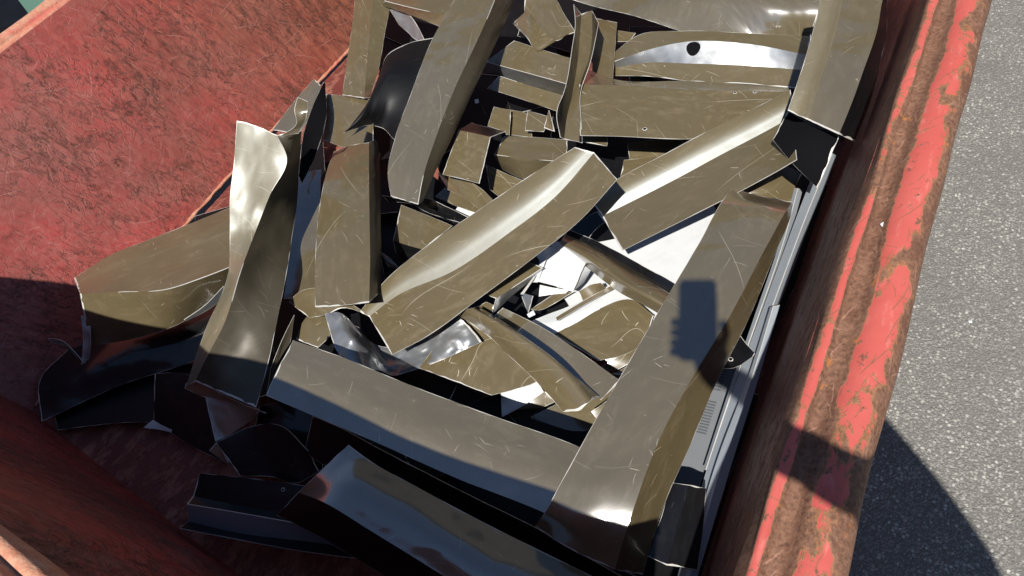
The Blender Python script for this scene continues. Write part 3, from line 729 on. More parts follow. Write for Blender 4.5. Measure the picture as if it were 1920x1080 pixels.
bs = [[(830, 68, 47), (838, 130, 48), (835, 200, 44), (800, 270, 40)],
      [(769, 80, 48), (775, 140, 49), (765, 200, 45), (740, 262, 39)],
      [(733, 97, 48), (728, 150, 50), (722, 205, 45), (716, 240, 40)],
      [(711, 140, 48), (704, 175, 49), (698, 210, 46), (694, 235, 42)],
      [(690, 190, 47), (682, 210, 47.5), (676, 226, 46), (670, 240, 44)],
      [(650, 246, 45), (648, 247, 45), (646, 247.5, 45), (644, 249, 45)]]
sheet('curved_sheet', 'black curved sheet with a ragged white torn edge left of the tall top panel', bs, 'ss', 'D', dent=.010, edge=(1, 4, 3.2, .5), nv=12)
# tall top panel
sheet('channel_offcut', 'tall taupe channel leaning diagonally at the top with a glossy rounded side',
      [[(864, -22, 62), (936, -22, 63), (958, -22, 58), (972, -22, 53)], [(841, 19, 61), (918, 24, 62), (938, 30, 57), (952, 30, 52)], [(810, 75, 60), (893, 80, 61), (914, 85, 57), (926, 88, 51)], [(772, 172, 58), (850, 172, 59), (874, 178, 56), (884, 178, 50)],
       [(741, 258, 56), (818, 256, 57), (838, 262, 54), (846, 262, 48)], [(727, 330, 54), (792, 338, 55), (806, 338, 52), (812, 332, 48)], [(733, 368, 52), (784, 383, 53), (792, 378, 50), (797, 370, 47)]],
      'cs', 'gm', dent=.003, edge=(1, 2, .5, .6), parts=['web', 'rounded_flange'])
# small crumpled with hole
sheet('crumpled_offcut', 'small bent brown offcut with a screw hole and creased dents at top centre',
      [[(961, 44, 46), (983, 24, 49), (984, -12, 53)], [(986, 68, 47), (1010, 48, 50), (1030, -10, 52)], [(1012, 95, 46), (1046, 76, 49), (1060, 30, 50)], [(1030, 84, 46), (1062, 66, 48), (1079, 60, 48)]], 'c', 'bb', dent=.006, dsc=14, crumple=.003, edge=(1.2, 1.6, 1, .6), holes=[(969, 46, 46, .0028, 0)])
sheet('channel_offcut', 'wide brown channel with a shaded blue trough left of the vertical U channel',
      [[(964, 76, 46), (912, 116, 44), (902, 138, 37), (936, 142, 41), (914, 166, 38)], [(1016, 93, 46), (985, 136, 44), (975, 156, 37), (992, 160, 41), (978, 186, 38)], [(1072, 110, 46), (1064, 158, 44), (1058, 172, 38), (1060, 180, 41), (1048, 210, 38)]], 'ccc', 'bsbb', parts=['flange', 'trough', 'flange', 'lip'], nv=14)
sheet('channel_offcut', 'vertical U channel with dark inner sides and a pale curled top',
      [[(1076, 8, 57), (1090, 26, 52), (1110, 20, 52), (1122, 42, 56)], [(1079, 46, 57), (1087, 70, 52), (1110, 70, 52), (1116, 74, 56)], [(1073, 90, 57), (1083, 115, 52), (1104, 110, 52), (1104, 125, 55)], [(1058, 172, 56), (1072, 182, 51), (1088, 160, 52), (1090, 165, 53)],
       [(1044, 212, 55), (1062, 225, 51), (1087, 222, 51), (1089, 226, 52)], [(1051, 258, 52), (1058, 261, 50), (1086, 266, 50), (1092, 268, 50)]],
      'cc', 'dbd', parts=['flange', 'web', 'flange'], edge=(2, 3, 1.2, 1.2), dent=.004)
sheet('metal_offcut', 'small brown tab with a ragged white lower edge under the punched panel', [[(1087, 250, 45), (1086, 265, 44)], [(1139, 254, 45), (1138, 274, 44)]], m='b', edge=(.5, .5, .5, 3), nu=4)
# flat punched panel and the arched channel
sheet('punched_panel', 'flat taupe panel with three screw holes and a bent back lip',
      [[(1098, 128, 45), (1086, 158, 52), (1088, 205, 51.5), (1087, 254, 51)], [(1150, 148, 45), (1152, 160, 52), (1150, 205, 51.5), (1150, 255, 51)], [(1300, 152, 45), (1300, 168, 52), (1300, 212, 51.5), (1300, 260, 51)], [(1478, 164, 45), (1480, 172, 52), (1440, 212, 51.5), (1400, 250, 51)]],
      'cs', 'gB', dent=.005, edge=(2.2, .5, .5, .8), parts=['back_lip', 'panel'], holes=[(1209, 242, 51, .0042, 1), (1378, 174, 51, .003, 1), (1415, 173, 51, .003, 1)])
arch = sheet('channel_offcut', 'arched silvery channel with a dark knockout hole below the wide grey sheet',
      [[(1150, 100, 44), (1150, 116, 44), (1148, 128, 41), (1150, 142, 40)], [(1192, 68, 47), (1200, 98, 46), (1206, 118, 43), (1212, 143, 41)], [(1280, 58, 49), (1290, 78, 49), (1292, 119, 45), (1300, 153, 43)],
       [(1400, 62, 49), (1400, 82, 49), (1398, 123, 45), (1400, 157, 43)], [(1520, 68, 48), (1514, 103, 48), (1504, 131, 44), (1494, 166, 42)]], 'cc', 'bsb', dent=.002, edge=(1, 1, .6, 2.0), parts=['flange', 'web', 'flange'], nv=14)
webo = [c for c in bpy.data.objects if c.parent == arch and c.name.startswith('web')][0]
hole(arch, 1300, 91, .020, webo, burr=False)
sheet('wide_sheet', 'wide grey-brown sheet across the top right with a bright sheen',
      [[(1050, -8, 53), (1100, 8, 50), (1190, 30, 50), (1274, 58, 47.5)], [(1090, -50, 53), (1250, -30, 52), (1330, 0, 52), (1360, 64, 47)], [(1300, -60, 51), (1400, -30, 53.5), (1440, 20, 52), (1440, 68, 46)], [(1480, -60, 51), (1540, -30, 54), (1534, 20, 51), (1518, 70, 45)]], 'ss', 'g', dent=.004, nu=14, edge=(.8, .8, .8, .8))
sheet('channel_offcut', 'large taupe channel at top right with a buckled bright left edge and shadow-black right side',
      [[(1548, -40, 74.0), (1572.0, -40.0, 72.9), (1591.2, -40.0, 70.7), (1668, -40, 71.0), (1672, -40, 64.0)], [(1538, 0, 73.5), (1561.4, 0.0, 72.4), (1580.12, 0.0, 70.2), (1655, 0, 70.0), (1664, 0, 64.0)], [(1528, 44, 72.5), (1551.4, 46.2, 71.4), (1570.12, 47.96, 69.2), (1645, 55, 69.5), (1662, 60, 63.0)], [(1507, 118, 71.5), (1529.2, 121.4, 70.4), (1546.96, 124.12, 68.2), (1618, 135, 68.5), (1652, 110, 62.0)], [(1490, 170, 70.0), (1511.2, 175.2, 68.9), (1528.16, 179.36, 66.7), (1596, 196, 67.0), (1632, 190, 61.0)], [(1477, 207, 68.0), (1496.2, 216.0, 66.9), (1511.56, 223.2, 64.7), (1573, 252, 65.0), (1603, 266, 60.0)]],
      'scc', 'Hgd', dent=.004, dsc=9, edge=(.8, 2.2, 1, .8), parts=['buckled_edge', 'web', 'flange'], crumple=.0012)  # flange coloured black for the shadow it drops into
sheet('dark_offcut', 'black sheet painting the gap shadow under the end of the large top right channel',
      [[(1477, 209, 62.5), (1449, 262, 61)], [(1520, 232, 62.5), (1484, 304, 59)], [(1574, 256, 62.5), (1532, 352, 54)]], m='k', dent=.003, group=DK)  # black sheet put where only the gap's shadow lies
# right diagonal channel
UPV = V((0, 0, 1))
def step(p, px, py, n):                       # the point seen at (px, py) on the plane through p with normal n
    d = ray(px, py); return CAM + d * ((p - CAM).dot(n) / d.dot(n))
def band_rows(rows, i0, z0, web=UPV, ws=(1, 1, .75, .4, .1)):
    """a flange that curls down from flat to facing the sun, then a sharp inner fold to the flat web;
    the fold runs in one plane through the point of row i0 at height z0"""
    out = []; k = len(ws); P0 = at(rows[i0][1][0], rows[i0][1][1], z0 / 100)
    for (U, F, D) in rows:
        pf = step(P0, F[0], F[1], S); p = pf; rr = [(F[0], F[1], p.z * 100)]
        for i, w_ in enumerate(ws):
            t = 1 - (i + 1) / k; x = U[0] + (F[0] - U[0]) * t; y = U[1] + (F[1] - U[1]) * t
            p = step(p, x, y, (UPV * (1 - w_) + S * w_).normalized()); rr.insert(0, (x, y, p.z * 100))
        p = step(pf, D[0], D[1], web); rr.append((D[0], D[1], p.z * 100))
        out.append(rr)
    return out
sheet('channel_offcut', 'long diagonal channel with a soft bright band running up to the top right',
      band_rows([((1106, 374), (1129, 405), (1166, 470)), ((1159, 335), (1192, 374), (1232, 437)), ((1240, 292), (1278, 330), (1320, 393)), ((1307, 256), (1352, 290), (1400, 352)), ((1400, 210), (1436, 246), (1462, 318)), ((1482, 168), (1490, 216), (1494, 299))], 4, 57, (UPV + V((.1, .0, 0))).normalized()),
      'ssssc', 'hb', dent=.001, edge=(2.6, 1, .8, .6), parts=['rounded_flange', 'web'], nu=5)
# dented tube channel
sheet('channel_offcut', 'dented half round channel running from the central channel to the phone shadow panel',
      [[(1059, 428, 43), (1061, 436, 42), (1058, 442, 45.5), (1052, 452, 47), (1046, 466, 42)], [(1119, 452, 44), (1118, 464, 43), (1112, 470, 47), (1104, 482, 48.5), (1098, 500, 43)], [(1190, 490, 44), (1186, 504, 43), (1180, 514, 47), (1168, 528, 48.5), (1158, 546, 43)], [(1262, 530, 45), (1256, 544, 44), (1250, 554, 48), (1240, 568, 49), (1228, 584, 43)], [(1290, 548, 45), (1284, 562, 44), (1278, 572, 47), (1268, 586, 48), (1256, 602, 43)]],
      'css', 'db', dent=.004, dsc=12, edge=(1, 1, 1, 1), parts=['dark_lip', 'rounded_body'], nu=8)
# central channel
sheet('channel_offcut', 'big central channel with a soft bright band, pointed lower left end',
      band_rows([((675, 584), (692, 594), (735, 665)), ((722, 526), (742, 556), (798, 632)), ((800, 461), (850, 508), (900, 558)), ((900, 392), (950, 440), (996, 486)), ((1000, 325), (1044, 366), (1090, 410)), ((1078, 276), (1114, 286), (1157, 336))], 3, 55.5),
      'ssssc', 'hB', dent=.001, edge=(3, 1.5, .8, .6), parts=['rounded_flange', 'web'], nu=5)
# short scratched box channel
sheet('channel_offcut', 'short heavily scratched channel with white cut edge at the right, centre top',
      [[(884, 230, 46), (860, 244, 50), (830, 327, 48)], [(912, 238, 46), (890, 250, 50), (864, 335, 48)], [(948, 246, 46), (920, 257, 50), (899, 344, 48)]], 'c', 'dB', edge=(.8, 3.5, .5, .8), nv=12)
# tall tan panel
sheet('channel_offcut', 'upright tan panel with a rounded shade-dark side, left of centre',
      [[(626, 284, 48), (660, 272, 49), (692, 267, 49), (703, 262, 46), (709, 268, 42)], [(609, 335, 52), (650, 335, 53), (692, 335, 53), (706, 335, 50), (713, 335, 46)], [(597, 405, 53), (645, 410, 54), (693, 420, 54), (707, 420, 51), (714, 420, 47)], [(591, 489, 53), (642, 489, 54), (694, 489, 54), (708, 492, 51), (715, 490, 47)], [(591, 576, 52), (640, 573, 53), (692, 567, 53), (704, 556, 50), (713, 545, 46)]],
      'scs', 'bm', dent=.003, edge=(1, 2.8, .7, .7), parts=['web', 'rounded_flange'])
# gray pointed sheets behind the twisted sheet
sheet('metal_offcut', 'pointed grey sheet rising behind the top of the twisted sheet', [[(589, 148, 46), (601, 160, 46)], [(556, 185, 45), (592, 200, 45)], [(511, 243, 44), (560, 252, 44)]], m='g', dent=.006)
sheet('dark_offcut', 'tall narrow black sheet between the twisted sheet and the brown panel', [[(607, 154, 47), (610, 156, 46)], [(590, 190, 47), (610, 230, 45)], [(572, 240, 46), (592, 290, 43)], [(560, 330, 45), (566, 345, 43)]], m='k', dent=.004, group=DK)
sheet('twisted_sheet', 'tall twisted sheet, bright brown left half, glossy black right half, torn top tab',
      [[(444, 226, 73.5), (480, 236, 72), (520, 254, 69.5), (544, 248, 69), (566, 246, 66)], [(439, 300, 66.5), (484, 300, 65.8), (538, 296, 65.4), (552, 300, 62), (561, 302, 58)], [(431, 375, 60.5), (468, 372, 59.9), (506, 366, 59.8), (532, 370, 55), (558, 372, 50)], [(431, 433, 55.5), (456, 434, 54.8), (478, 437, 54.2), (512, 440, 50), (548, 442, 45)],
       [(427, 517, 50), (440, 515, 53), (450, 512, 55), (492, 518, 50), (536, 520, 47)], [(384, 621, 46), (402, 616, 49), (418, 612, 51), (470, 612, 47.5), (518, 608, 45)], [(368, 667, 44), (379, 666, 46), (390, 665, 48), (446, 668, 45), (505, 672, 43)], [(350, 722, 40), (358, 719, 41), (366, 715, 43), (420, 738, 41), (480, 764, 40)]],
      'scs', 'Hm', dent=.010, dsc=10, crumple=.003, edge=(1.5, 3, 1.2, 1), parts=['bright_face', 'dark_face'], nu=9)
tw = bpy.data.objects['twisted_sheet']
q_('torn_tab', [[(558, 182, 74), (577, 190, 73)], [(552, 206, 73), (576, 210, 72)], [(556, 232, 71), (572, 226, 70)], [(524, 256, 71), (560, 250, 69)]], 'b', .004, par=tw)
q_('bottom_lip', [[(349, 718, 39), (346, 728, 38)], [(372, 718, 40), (382, 744, 38)], [(420, 741, 39.5), (426, 753, 38)], [(470, 764, 38.5), (468, 767, 38)], [(500, 774, 38), (498, 775, 38)]], 'g', .001, (1.5, 1, .5, 2.5), par=tw)
# long left piece
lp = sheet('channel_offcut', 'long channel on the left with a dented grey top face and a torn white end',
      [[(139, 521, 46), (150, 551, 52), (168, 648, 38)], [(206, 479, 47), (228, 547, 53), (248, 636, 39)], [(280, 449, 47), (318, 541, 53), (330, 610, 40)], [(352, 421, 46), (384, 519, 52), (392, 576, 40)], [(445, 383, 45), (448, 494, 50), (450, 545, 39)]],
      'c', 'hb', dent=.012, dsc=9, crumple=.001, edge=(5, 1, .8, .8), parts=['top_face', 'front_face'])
q_('torn_strip', [[(89, 634, 42), (96, 642, 41)], [(118, 640, 42), (128, 652, 40)], [(140, 660, 40), (146, 672, 38)], [(158, 682, 38), (163, 676, 37)]], 's', .004, par=lp)
q_('torn_strip', [[(152, 592, 45), (168, 592, 45)], [(156, 640, 41), (170, 640, 41)], [(152, 684, 37), (168, 672, 37)]], 's', .006, par=lp)
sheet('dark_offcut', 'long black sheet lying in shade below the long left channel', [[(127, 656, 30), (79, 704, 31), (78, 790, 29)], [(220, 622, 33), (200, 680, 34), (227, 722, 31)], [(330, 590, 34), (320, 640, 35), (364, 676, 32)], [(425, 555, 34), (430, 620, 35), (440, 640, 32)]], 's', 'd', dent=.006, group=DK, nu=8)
sheet('metal_offcut', 'thin violet-grey sliver in the shade left of the twisted sheet', [[(345, 600, 44), (350, 602, 43)], [(385, 572, 45), (392, 580, 43)], [(420, 536, 46), (418, 560, 43)]], m='s', nu=3)
# lower left cluster in shade
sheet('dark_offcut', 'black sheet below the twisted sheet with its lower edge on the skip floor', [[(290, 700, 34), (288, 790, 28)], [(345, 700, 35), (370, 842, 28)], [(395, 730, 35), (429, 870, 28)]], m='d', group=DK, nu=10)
sheet('metal_offcut', 'bluish triangular offcut below the twisted sheet foot', [[(383, 738, 36), (404, 828, 32)], [(430, 750, 36), (430, 815, 32.5)], [(486, 768, 36), (478, 782, 34)]], m='g', nu=8)
sheet('metal_offcut', 'small blue-grey triangle at the very edge of the skip floor', [[(405, 829, 31), (392, 845, 30)], [(412, 838, 31), (410, 858, 30)], [(428, 868, 31), (429, 871, 30)]], m='g', nu=4)
sheet('curved_sheet', 'black curved sheet with a blue sheen left of the big bottom panel', [[(405, 830, 32), (450, 892, 30)], [(470, 800, 34), (510, 894, 31)], [(530, 800, 37), (560, 905, 32)], [(578, 846, 36), (598, 884, 33)]], m='d', dent=.008, nu=12)
sheet('channel_offcut', 'stepped dark channel at lower left with a hole and a pale blue trough',
      [[(374, 887, 36), (362, 930, 34), (350, 945, 36), (353, 978, 30), (336, 990, 33)], [(470, 897, 37), (460, 950, 35), (450, 962, 37), (452, 1000, 31), (440, 1010, 34)], [(600, 915, 37), (580, 970, 35), (575, 985, 37), (610, 1020, 31), (560, 1032, 34)], [(700, 930, 37), (690, 1000, 35), (690, 1010, 37), (720, 1040, 31), (680, 1048, 34)]], 'cccc', 'ddtdd'[:4], parts=['flange', 'lip', 'trough', 'lip'], dent=.002, holes=[(531, 918, 37, .003, 0)])
sheet('profile_offcut', 'long black angled profile running to the bottom edge behind the big panel',
      [[(586, 781, 43), (571, 846, 35)], [(612, 790, 44), (590, 862, 36)], [(712, 842, 44), (690, 900, 37)], [(891, 934, 43), (870, 990, 37)], [(1012, 994, 42), (1000, 1050, 36)], [(1110, 1050, 41), (1100, 1100, 36)], [(1200, 1100, 40), (1180, 1160, 35)]], m='d', dent=.003, edge=(1, 1, .8, .5), nu=8)
sheet('channel_offcut', 'big dark blue-sheened panel along the bottom with a creased pointed left end',
      [[(653, 834, 50), (600, 884, 50), (559, 923, 46), (519, 966, 40)], [(700, 868, 51), (655, 912, 53), (619, 948, 52), (592, 1002, 42)], [(780, 912, 51), (735, 960, 53.5), (690, 992, 52.5), (655, 1040, 42)], [(900, 976, 50), (850, 1035, 53), (800, 1060, 52), (770, 1110, 41)], [(1012, 1032, 49), (960, 1100, 52), (905, 1128, 51), (880, 1180, 40)], [(1150, 1100, 48), (1080, 1190, 51), (1020, 1220, 50), (1000, 1260, 39)]],
      'sc', 'gd', dent=.005, dsc=8, edge=(1, 1, .8, .8), parts=['web', 'flange'], nu=12)
# front long panel
sheet('cladding_offcut', 'long taupe panel across the front, lower half in blue shade, with long curved scratches',
      [[(550, 638, 50), (522, 690, 50.5), (498, 741, 49)], [(637, 668, 50.5), (600, 730, 51), (580, 776, 49.5)], [(769, 722, 51), (730, 790, 51.5), (700, 827, 50)], [(936, 784, 51), (890, 855, 51.5), (860, 898, 50)], [(1086, 838, 51), (1056, 912, 51.5), (1022, 962, 50)], [(1130, 858, 51), (1100, 930, 51), (1070, 985, 50)]],
      's', 'g', dent=.003, edge=(1.4, .6, .7, .7), nu=12)
# flat brown beside the slim channel, and the slim channel
sheet('metal_offcut', 'flat taupe strip beside the slim folded channel, pointing at the phone shadow panel',
      [[(943, 577, 42), (926, 592, 41)], [(1017, 614, 43), (990, 640, 42)], [(1090, 662, 43), (1070, 700, 42)], [(1163, 714, 43), (1126, 750, 42)]], m='g', nu=10)
sheet('channel_offcut', 'slim folded channel with a bright central ridge ending in ragged white cut edges',
      [[(860, 592, 45), (872, 580, 48), (884, 578, 49), (896, 574, 45)], [(905, 620, 45), (918, 608, 48.5), (930, 604, 49.5), (948, 606, 45)], [(947, 660, 45), (972, 648, 48.5), (985, 640, 49.5), (1010, 650, 44)], [(1002, 712, 45), (1036, 694, 48), (1050, 690, 48.5), (1066, 694, 44)], [(1056, 772, 44), (1092, 766, 46), (1102, 756, 46.5), (1124, 744, 43)]],
      'ss', 'b', dent=.004, edge=(1, 3.5, .8, .8), nu=10)
# crumpled bright piece
cb = sheet('crumpled_offcut', 'badly crumpled bright channel end at centre left with shiny folds',
      [[(609, 588, 43), (628, 650, 42), (664, 710, 42)], [(636, 586, 44), (660, 640, 43), (688, 700, 42)], [(668, 612, 40), (692, 650, 38), (712, 694, 38)], [(694, 640, 35), (716, 676, 35), (736, 704, 37)], [(740, 650, 37), (752, 672, 36), (762, 698, 37)], [(800, 622, 40), (806, 650, 39), (816, 680, 38)], [(858, 593, 43), (880, 612, 43), (903, 641, 42)]],
      's', 's', dent=.014, dsc=17, crumple=.016, nv=12, nu=16, edge=(2, 2.5, 1, 2.5))
sheet('metal_offcut', 'curled brown tongue under the foot of the upright tan panel', [[(541, 566, 41), (580, 596, 40)], [(560, 548, 44), (612, 590, 42)], [(590, 540, 46), (640, 578, 43)], [(620, 545, 46), (690, 590, 43)]], m='b', dent=.006, edge=(1.5, 1, .6, 2), nu=8)
# phone shadow panel
bp = sheet('cladding_offcut', 'largest taupe panel at right with its lower end curled down and a narrow scratched flange',
      [[(1372, 353, 54), (1420, 366, 53), (1484, 380, 53), (1486, 384, 51)], [(1352, 380, 57), (1412, 388, 58), (1470, 402, 58), (1482, 408, 53)], [(1307, 462, 58), (1370, 462, 58.6), (1436, 464, 58.6), (1456, 470, 53)], [(1237, 580, 58), (1305, 590, 58.6), (1364, 600, 58.6), (1400, 606, 52)], [(1158, 715, 58), (1230, 715, 58.5), (1296, 712, 58.5), (1344, 716, 51)],
       [(1090, 835, 57.5), (1160, 845, 58), (1238, 820, 58), (1290, 845, 50)], [(1048, 912, 56.5), (1110, 925, 57.5), (1196, 930, 57), (1252, 930, 49)], [(1022, 960, 54), (1080, 975, 55.5), (1176, 990, 55), (1230, 990, 47)], [(1003, 986, 48.5), (1056, 1022, 50.5), (1152, 1068, 50), (1205, 1078, 44)]],
      'sc', 'gB', dent=.002, dsc=7, edge=(1, 2.4, .6, 1.0), parts=['web', 'flange'], nu=12)
sheet('dark_offcut', 'black triangular offcut with a rivet hole sticking out past the flange', [[(1386, 626, 46), (1352, 690, 46)], [(1400, 645, 46), (1375, 690, 46)], [(1416, 663, 46), (1412, 668, 46)]], m='d', group=DK, nu=6, holes=[(1370, 674, 46, .0035, 0)])
sheet('channel_offcut', 'black channel end beneath the curled lower end of the largest panel',
      [[(1258, 905, 47), (1292, 909, 47), (1324, 916, 45)], [(1236, 980, 46), (1270, 985, 46), (1318, 990, 44)], [(1210, 1040, 45), (1250, 1060, 45), (1308, 1068, 43)]], 'c', 'dd', dent=.003, edge=(1.2, 1, .6, .6))

# ------------------------------------------------------------------ beyond the skip
tc_ = at(20, 20, .30); tc_.z = 0
tp = empty('black_tarpaulin', tc_, 'crumpled black tarpaulin on the ground behind the far rim', 'tarpaulin')
g_ = []
for i in range(50):
    row = []
    for j in range(44):
        x = (i - 25) * .05; y = (j - 20) * .045
        q = V((x, y, 0)) + tc_; rr = (x / 1.15) ** 2 + (y / .85) ** 2
        h = .42 * max(0, 1 - rr) ** .5 + .06 * noise.noise(q * 4) + .05 * abs(noise.noise(q * 11))
        row.append(V((q.x, max(q.y, 2.48), max(.01, h))))
    g_.append(row)
strip_mesh('cover', g_, 'D', tp, (0, 0, 0, 0), .002, 0, 1, 1, 0, V(tp.location), None, (0, 0), 0, 'D', 'D')
gc = at(95, -95, .62); gc.z = 0
cr_ = empty('green_crate', gc, 'faded green crate just beyond the far rim at top left', 'crate')
g = NG('faded_green_plastic'); v = g.coord()
MAT['gr'] = g.fin(g.mix(g.ramp(g.noise(v, 14, 5, .7), .4, .65), (.05, .17, .11), (.22, .33, .27)), .5)
def box(name, c, h, mat, par, bev=.004):
    vs = []
    for sx in (-1, 1):
        for sy in (-1, 1):
            for sz in (-1, 1): vs.append(V(c) + V((sx * h[0], sy * h[1], sz * h[2])))
    return mesh_obj(name, vs, [(0, 1, 3, 2), (4, 6, 7, 5), (0, 4, 5, 1), (2, 3, 7, 6), (0, 2, 6, 4), (1, 5, 7, 3)], [mat], None, None, par, False, V(par.location))
for k in range(6):
    box('side_slat', (gc.x, gc.y - .12, .06 + k * .105), (.19, .006, .04), 'gr', cr_)
    box('side_slat', (gc.x, gc.y + .12, .06 + k * .105), (.19, .006, .04), 'gr', cr_)
for sx in (-1, 1):
    box('end_panel', (gc.x + sx * .197, gc.y, .32), (.006, .13, .31), 'gr', cr_)
box('lid', (gc.x, gc.y, .632), (.21, .14, .008), 'gr', cr_)

# ------------------------------------------------------------------ the photographer, whose shadow falls across the skip
def L2W(x, y, z): return CAM + CR * x + CU * y - CF * z      # camera-local metres, z behind the lens
g = NG('phone_black'); MAT['ph'] = g.fin((.01, .01, .012), .2)
ph = empty('phone', L2W(.02, -.04, .012), 'black phone held up over the skip edge', 'phone')
def slab(name, x0, x1, y0, y1, z0, z1, r, par, mat):
    ring = []
    for (cx, cy, a0) in ((x1 - r, y1 - r, 0), (x0 + r, y1 - r, 90), (x0 + r, y0 + r, 180), (x1 - r, y0 + r, 270)):
        for k in range(7):
            a = math.radians(a0 + k * 15); ring.append((cx + r * math.cos(a), cy + r * math.sin(a)))
    n = len(ring); vs = [L2W(a, b, z0) for a, b in ring] + [L2W(a, b, z1) for a, b in ring]
    fs = [tuple(range(n)), tuple(range(2 * n - 1, n - 1, -1))] + [(k, (k + 1) % n, n + (k + 1) % n, n + k) for k in range(n)]
    return mesh_obj(name, vs, fs, [mat], None, None, par, False, V(ph.location))
slab('body', -.020, .052, -.128, .022, .006, .0145, .011, ph, 'ph')
slab('screen', -.018, .050, -.126, .020, .0146, .0150, .009, ph, 'ph')
slab('camera_bump', -.014, .016, -.014, .016, .0035, .0059, .008, ph, 'ph')

g = NG('skin'); MAT['sk'] = g.fin((.50, .29, .20), .5)
g = NG('navy_shirt'); v = g.coord(uv=False, rnd=False); MAT['sh'] = g.fin((.03, .04, .07), .85, 0, g.bump(g.noise(v, 9, 3), .6, .03))
g = NG('grey_trousers'); v = g.coord(uv=False, rnd=False); MAT['tr'] = g.fin((.05, .05, .055), .85, 0, g.bump(g.noise(v, 8, 3), .6, .03))
g = NG('dark_hair'); MAT['ha'] = g.fin((.02, .014, .01), .6)
g = NG('black_boot'); MAT['bo'] = g.fin((.02, .018, .016), .5)
def skin(name, verts, edges, mat, par, root=0, lv=2, org=V((0, 0, 0))):
    me = bpy.data.meshes.new(name); me.from_pydata([tuple(V(v[0]) - org) for v in verts], edges, []); me.materials.append(MAT[mat])
    o = bpy.data.objects.new(name, me); C.objects.link(o)
    me.skin_vertices.new() if hasattr(me.skin_vertices, 'new') else None
    sm = o.modifiers.new('skin', 'SKIN'); sm.use_smooth_shade = True
    if not me.skin_vertices:
        bm_ = None
    lay = me.skin_vertices[0].data
    for i, v in enumerate(verts):
        r = v[1]; lay[i].radius = (r, r) if not isinstance(r, tuple) else r
        lay[i].use_root = (i == root)
    ss = o.modifiers.new('sub', 'SUBSURF'); ss.levels = lv; ss.render_levels = lv
    dg = bpy.context.evaluated_depsgraph_get(); ev = o.evaluated_get(dg)
    nm = bpy.data.meshes.new_from_object(ev)
    o.modifiers.clear(); o.data = nm; nm.name = name
    if par: o.parent = par; o.location = org - V(par.location)
    return o
FX = V((.45, .89, 0)).normalized(); RT = V((.89, -.45, 0)).normalized(); UP = V((0, 0, 1))
B0 = V((-.55, -.72, 0))
def bd(r, f, z): return B0 + RT * r + FX * f + UP * z
wrist = L2W(.045, -.165, .035); palm = L2W(.030, -.105, .034)
rs = bd(.19, .15, 1.44); ls = bd(-.19, .13, 1.42)
elb = V((-.02, -.42, 1.40)); lel = bd(-.24, .10, 1.16); lwr = bd(-.16, .30, 1.05)
body = [(bd(0, 0, .95), (.15, .115)), (bd(0, .04, 1.12), (.14, .11)), (bd(0, .10, 1.30), (.165, .12)), (bd(0, .14, 1.44), (.11, .085)), (bd(0, .19, 1.51), .055), (bd(0, .24, 1.57), (.072, .085)), (bd(0, .25, 1.65), (.078, .095)), (bd(0, .245, 1.72), (.062, .075)),
        (rs, .062), (elb, .044), (wrist, (.030, .022)), (palm, (.050, .018)),
        (ls, .062), (lel, .044), (lwr, .028), (bd(-.12, .37, 1.03), (.038, .016)),
        (bd(.09, 0, .86), .09), (bd(.10, .03, .50), .06), (bd(.11, -.02, .10), .04), (bd(.12, .10, .045), (.04, .03)),
        (bd(-.09, 0, .86), .09), (bd(-.13, .02, .50), .06), (bd(-.16, -.04, .10), .04), (bd(-.17, .08, .045), (.04, .03))]
be = [(0, 1), (1, 2), (2, 3), (3, 4), (4, 5), (5, 6), (6, 7), (3, 8), (8, 9), (9, 10), (10, 11), (3, 12), (12, 13), (13, 14), (14, 15), (0, 16), (16, 17), (17, 18), (18, 19), (0, 20), (20, 21), (21, 22), (22, 23)]
# fingers: chains rooted in the palm, wrapped round the phone edge
def fing(base, pts, rad, start):
    global body, be
    prev = start
    for p, r in zip(pts, rad):
        body.append((p, r)); be.append((prev, len(body) - 1)); prev = len(body) - 1
for k, (yy, ln) in enumerate(((-.062, 1.0), (-.080, 1.06), (-.098, 1.0), (-.114, .82))):
    fing(None, [L2W(.012, yy - .004, .034), L2W(-.016, yy, .030), L2W(-.0315 , yy + .002, .016), L2W(-.022 - .002 * k, yy + .003, .0005 - .002)], (.0095, .0090, .0082, .007), 11)
fing(None, [L2W(.056, -.105, .030), L2W(.066, -.078, .018), L2W(.063, -.055, .008)], (.0125, .0105, .009), 11)
for k, dx in enumerate((-.03, -.01, .01, .03)):
    q = bd(-.12, .37, 1.03)
    fing(None, [q + RT * dx * .9 + FX * .045, q + RT * dx * 1.1 + FX * (.075 - abs(k - 1.4) * .006) - UP * .012, q + RT * dx * 1.1 + FX * (.088 - abs(k - 1.4) * .006) - UP * .035], (.009, .0085, .0075), 15)
fing(None, [lwr + RT * .045 + FX * .03, lwr + RT * .065 + FX * .06 - UP * .02], (.011, .009), 15)
per = skin('person', body, be, 'sk', None, 0, 2)
per['label'] = 'person in a navy shirt standing beside the skip holding a phone over its rim'; per['category'] = 'person'
skin('shirt', [(bd(0, 0, .92), (.165, .13)), (bd(0, .04, 1.12), (.158, .128)), (bd(0, .10, 1.31), (.182, .137)), (bd(0, .14, 1.45), (.12, .10)), (bd(0, .16, 1.48), .068), (rs, .090), (rs.lerp(elb, .55), .082), (elb, .072), (elb.lerp(wrist, .6), .050), (ls, .082), (ls.lerp(lel, .55), .066)],
     [(0, 1), (1, 2), (2, 3), (3, 4), (3, 5), (5, 6), (6, 7), (7, 8), (3, 9), (9, 10)], 'sh', per)
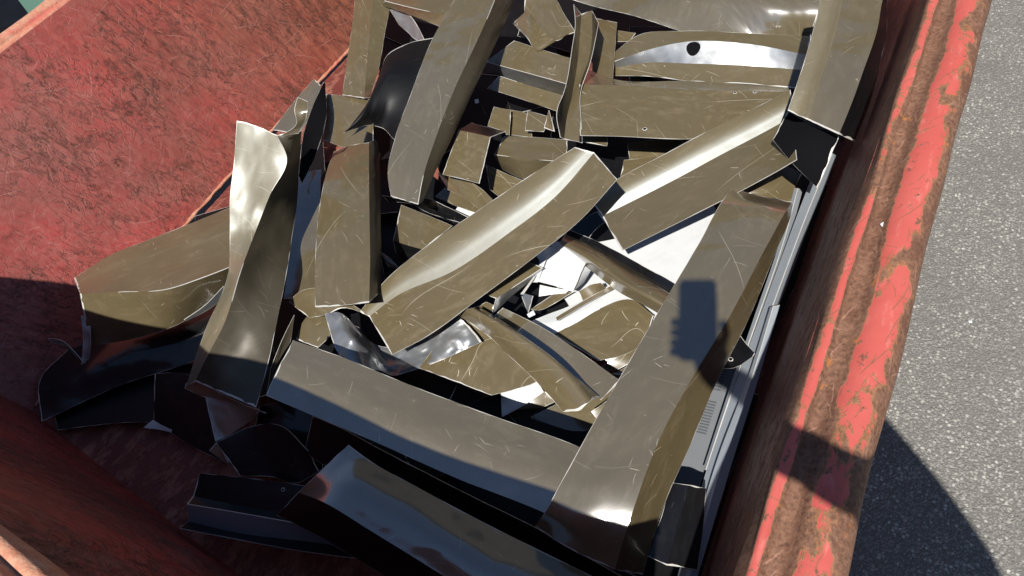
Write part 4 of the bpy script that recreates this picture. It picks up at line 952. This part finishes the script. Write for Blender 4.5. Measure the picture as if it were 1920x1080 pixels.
skin('trousers', [(bd(0, 0, .93), (.168, .13)), (bd(.09, 0, .84), .108), (bd(.10, .03, .50), .078), (bd(.11, -.02, .10), .062), (bd(-.09, 0, .84), .108), (bd(-.13, .02, .50), .078), (bd(-.16, -.04, .10), .062)],
     [(0, 1), (1, 2), (2, 3), (0, 4), (4, 5), (5, 6)], 'tr', per)
for a_, b_ in ((bd(.11, -.03, .05), bd(.125, .16, .045)), (bd(-.16, -.05, .05), bd(-.175, .14, .045))):
    skin('boot', [(a_ + UP * .10, .056), (a_, (.048, .050)), (a_.lerp(b_, .55), (.050, .040)), (b_, (.042, .030))], [(0, 1), (1, 2), (2, 3)], 'bo', per)
skin('hair', [(bd(0, .20, 1.67), (.085, .075)), (bd(0, .23, 1.735), (.078, .085)), (bd(0, .16, 1.61), (.07, .05))], [(0, 1), (0, 2)], 'ha', per)
hc = bd(0, .25, 1.635)
skin('nose', [(hc + FX * .085 + UP * .01, .010), (hc + FX * .105 - UP * .015, .013)], [(0, 1)], 'sk', per, lv=1)
for s_ in (-1, 1):
    skin('ear', [(hc + RT * s_ * .078 + UP * .02, (.008, .016)), (hc + RT * s_ * .080 - UP * .02, (.007, .012))], [(0, 1)], 'sk', per, lv=1)
    skin('eye', [(hc + RT * s_ * .032 + FX * .083 + UP * .018, .010), (hc + RT * s_ * .034 + FX * .086 + UP * .018, .009)], [(0, 1)], 'ha', per, lv=1)
skin('mouth', [(hc + RT * -.022 + FX * .088 - UP * .048, .005), (hc + FX * .094 - UP * .048, .006), (hc + RT * .022 + FX * .088 - UP * .048, .005)], [(0, 1), (1, 2)], 'bo', per, lv=1)

# ------------------------------------------------------------------ added dark hall, out of view, put there to be mirrored in the glossy offcuts
g = NG('added_hall_cladding'); v = g.coord(rnd=False, uv=False)
MAT['cl'] = g.fin(g.mix(g.noise(g.scl(v, 1, 6, .3), 2, 4), (.030, .024, .018), (.055, .045, .032)), .7)
g = NG('dark_window_glass'); MAT['gl'] = g.fin((.01, .012, .015), .08)
g = NG('grey_roof_sheet'); MAT['ro'] = g.fin((.10, .10, .10), .5)
hall = empty('added_reflection_hall', (11, 2, 0), 'added unseen dark hall beyond the skip, for reflections in the offcuts', 'building')
box('wall', (14, 2, 4.3), (3, 13, 4.3), 'cl', hall)
box('roof', (14, 2, 8.68), (3.4, 13.4, .08), 'ro', hall)
for k in range(5):
    y = -7 + k * 4.5
    f = box('window', (10.96, y, 5.2), (.04, .8, .6), 'ro', hall)
    p_ = box('pane', (10.915, y, 5.2), (.006, .72, .52), 'gl', hall)
    p_.parent = f; p_.location = (0, 0, 0)
box('door', (10.95, 2, 1.6), (.05, 1.7, 1.6), 'ro', hall)

# small loose bits
def chip(lab, pts, m, z, cat='metal chip', name='metal_chip', th=.0012):
    P = [at(x, y, z / 100) for x, y in pts]; c = sum(P, V((0, 0, 0))) / len(P)
    n = (P[1] - P[0]).cross(P[2] - P[0]).normalized(); n = n if n.z > 0 else -n
    k = len(P); vs = [p + n * th for p in P] + [p for p in P]
    fs = [tuple(range(k)), tuple(range(2 * k - 1, k - 1, -1))] + [(i, (i + 1) % k, k + (i + 1) % k, k + i) for i in range(k)]
    o = mesh_obj(name, vs, fs, [m], None, None, None, False, c)
    return tag(o, lab, cat)
chip('tiny white flake lying on the rusty red rim', [(1650, 421), (1656, 417), (1661, 423), (1654, 426)], 'p', 85.0)
chip('small pale litter scrap on the asphalt right of the rim', [(1815, 602), (1822, 601), (1823, 605), (1817, 606)], 'p', .3, 'litter', 'paper_scrap')
chip('torn grey metal chip beside the foot of the twisted sheet', [(504, 704), (512, 700), (516, 712), (508, 716)], 'b', 34)
chip('little bright chip in the gap left of the short scratched channel', [(890, 187), (897, 186), (898, 193), (891, 194)], 'p', 44)
chip('pale crumb of plastic below the white tray', [(988, 590), (1000, 582), (1004, 590), (992, 596)], 'p', 39)
chip('thin bright sliver under the central channel beside the white tray', [(1000, 520), (1006, 516), (982, 552), (976, 552)], 'e', 44)
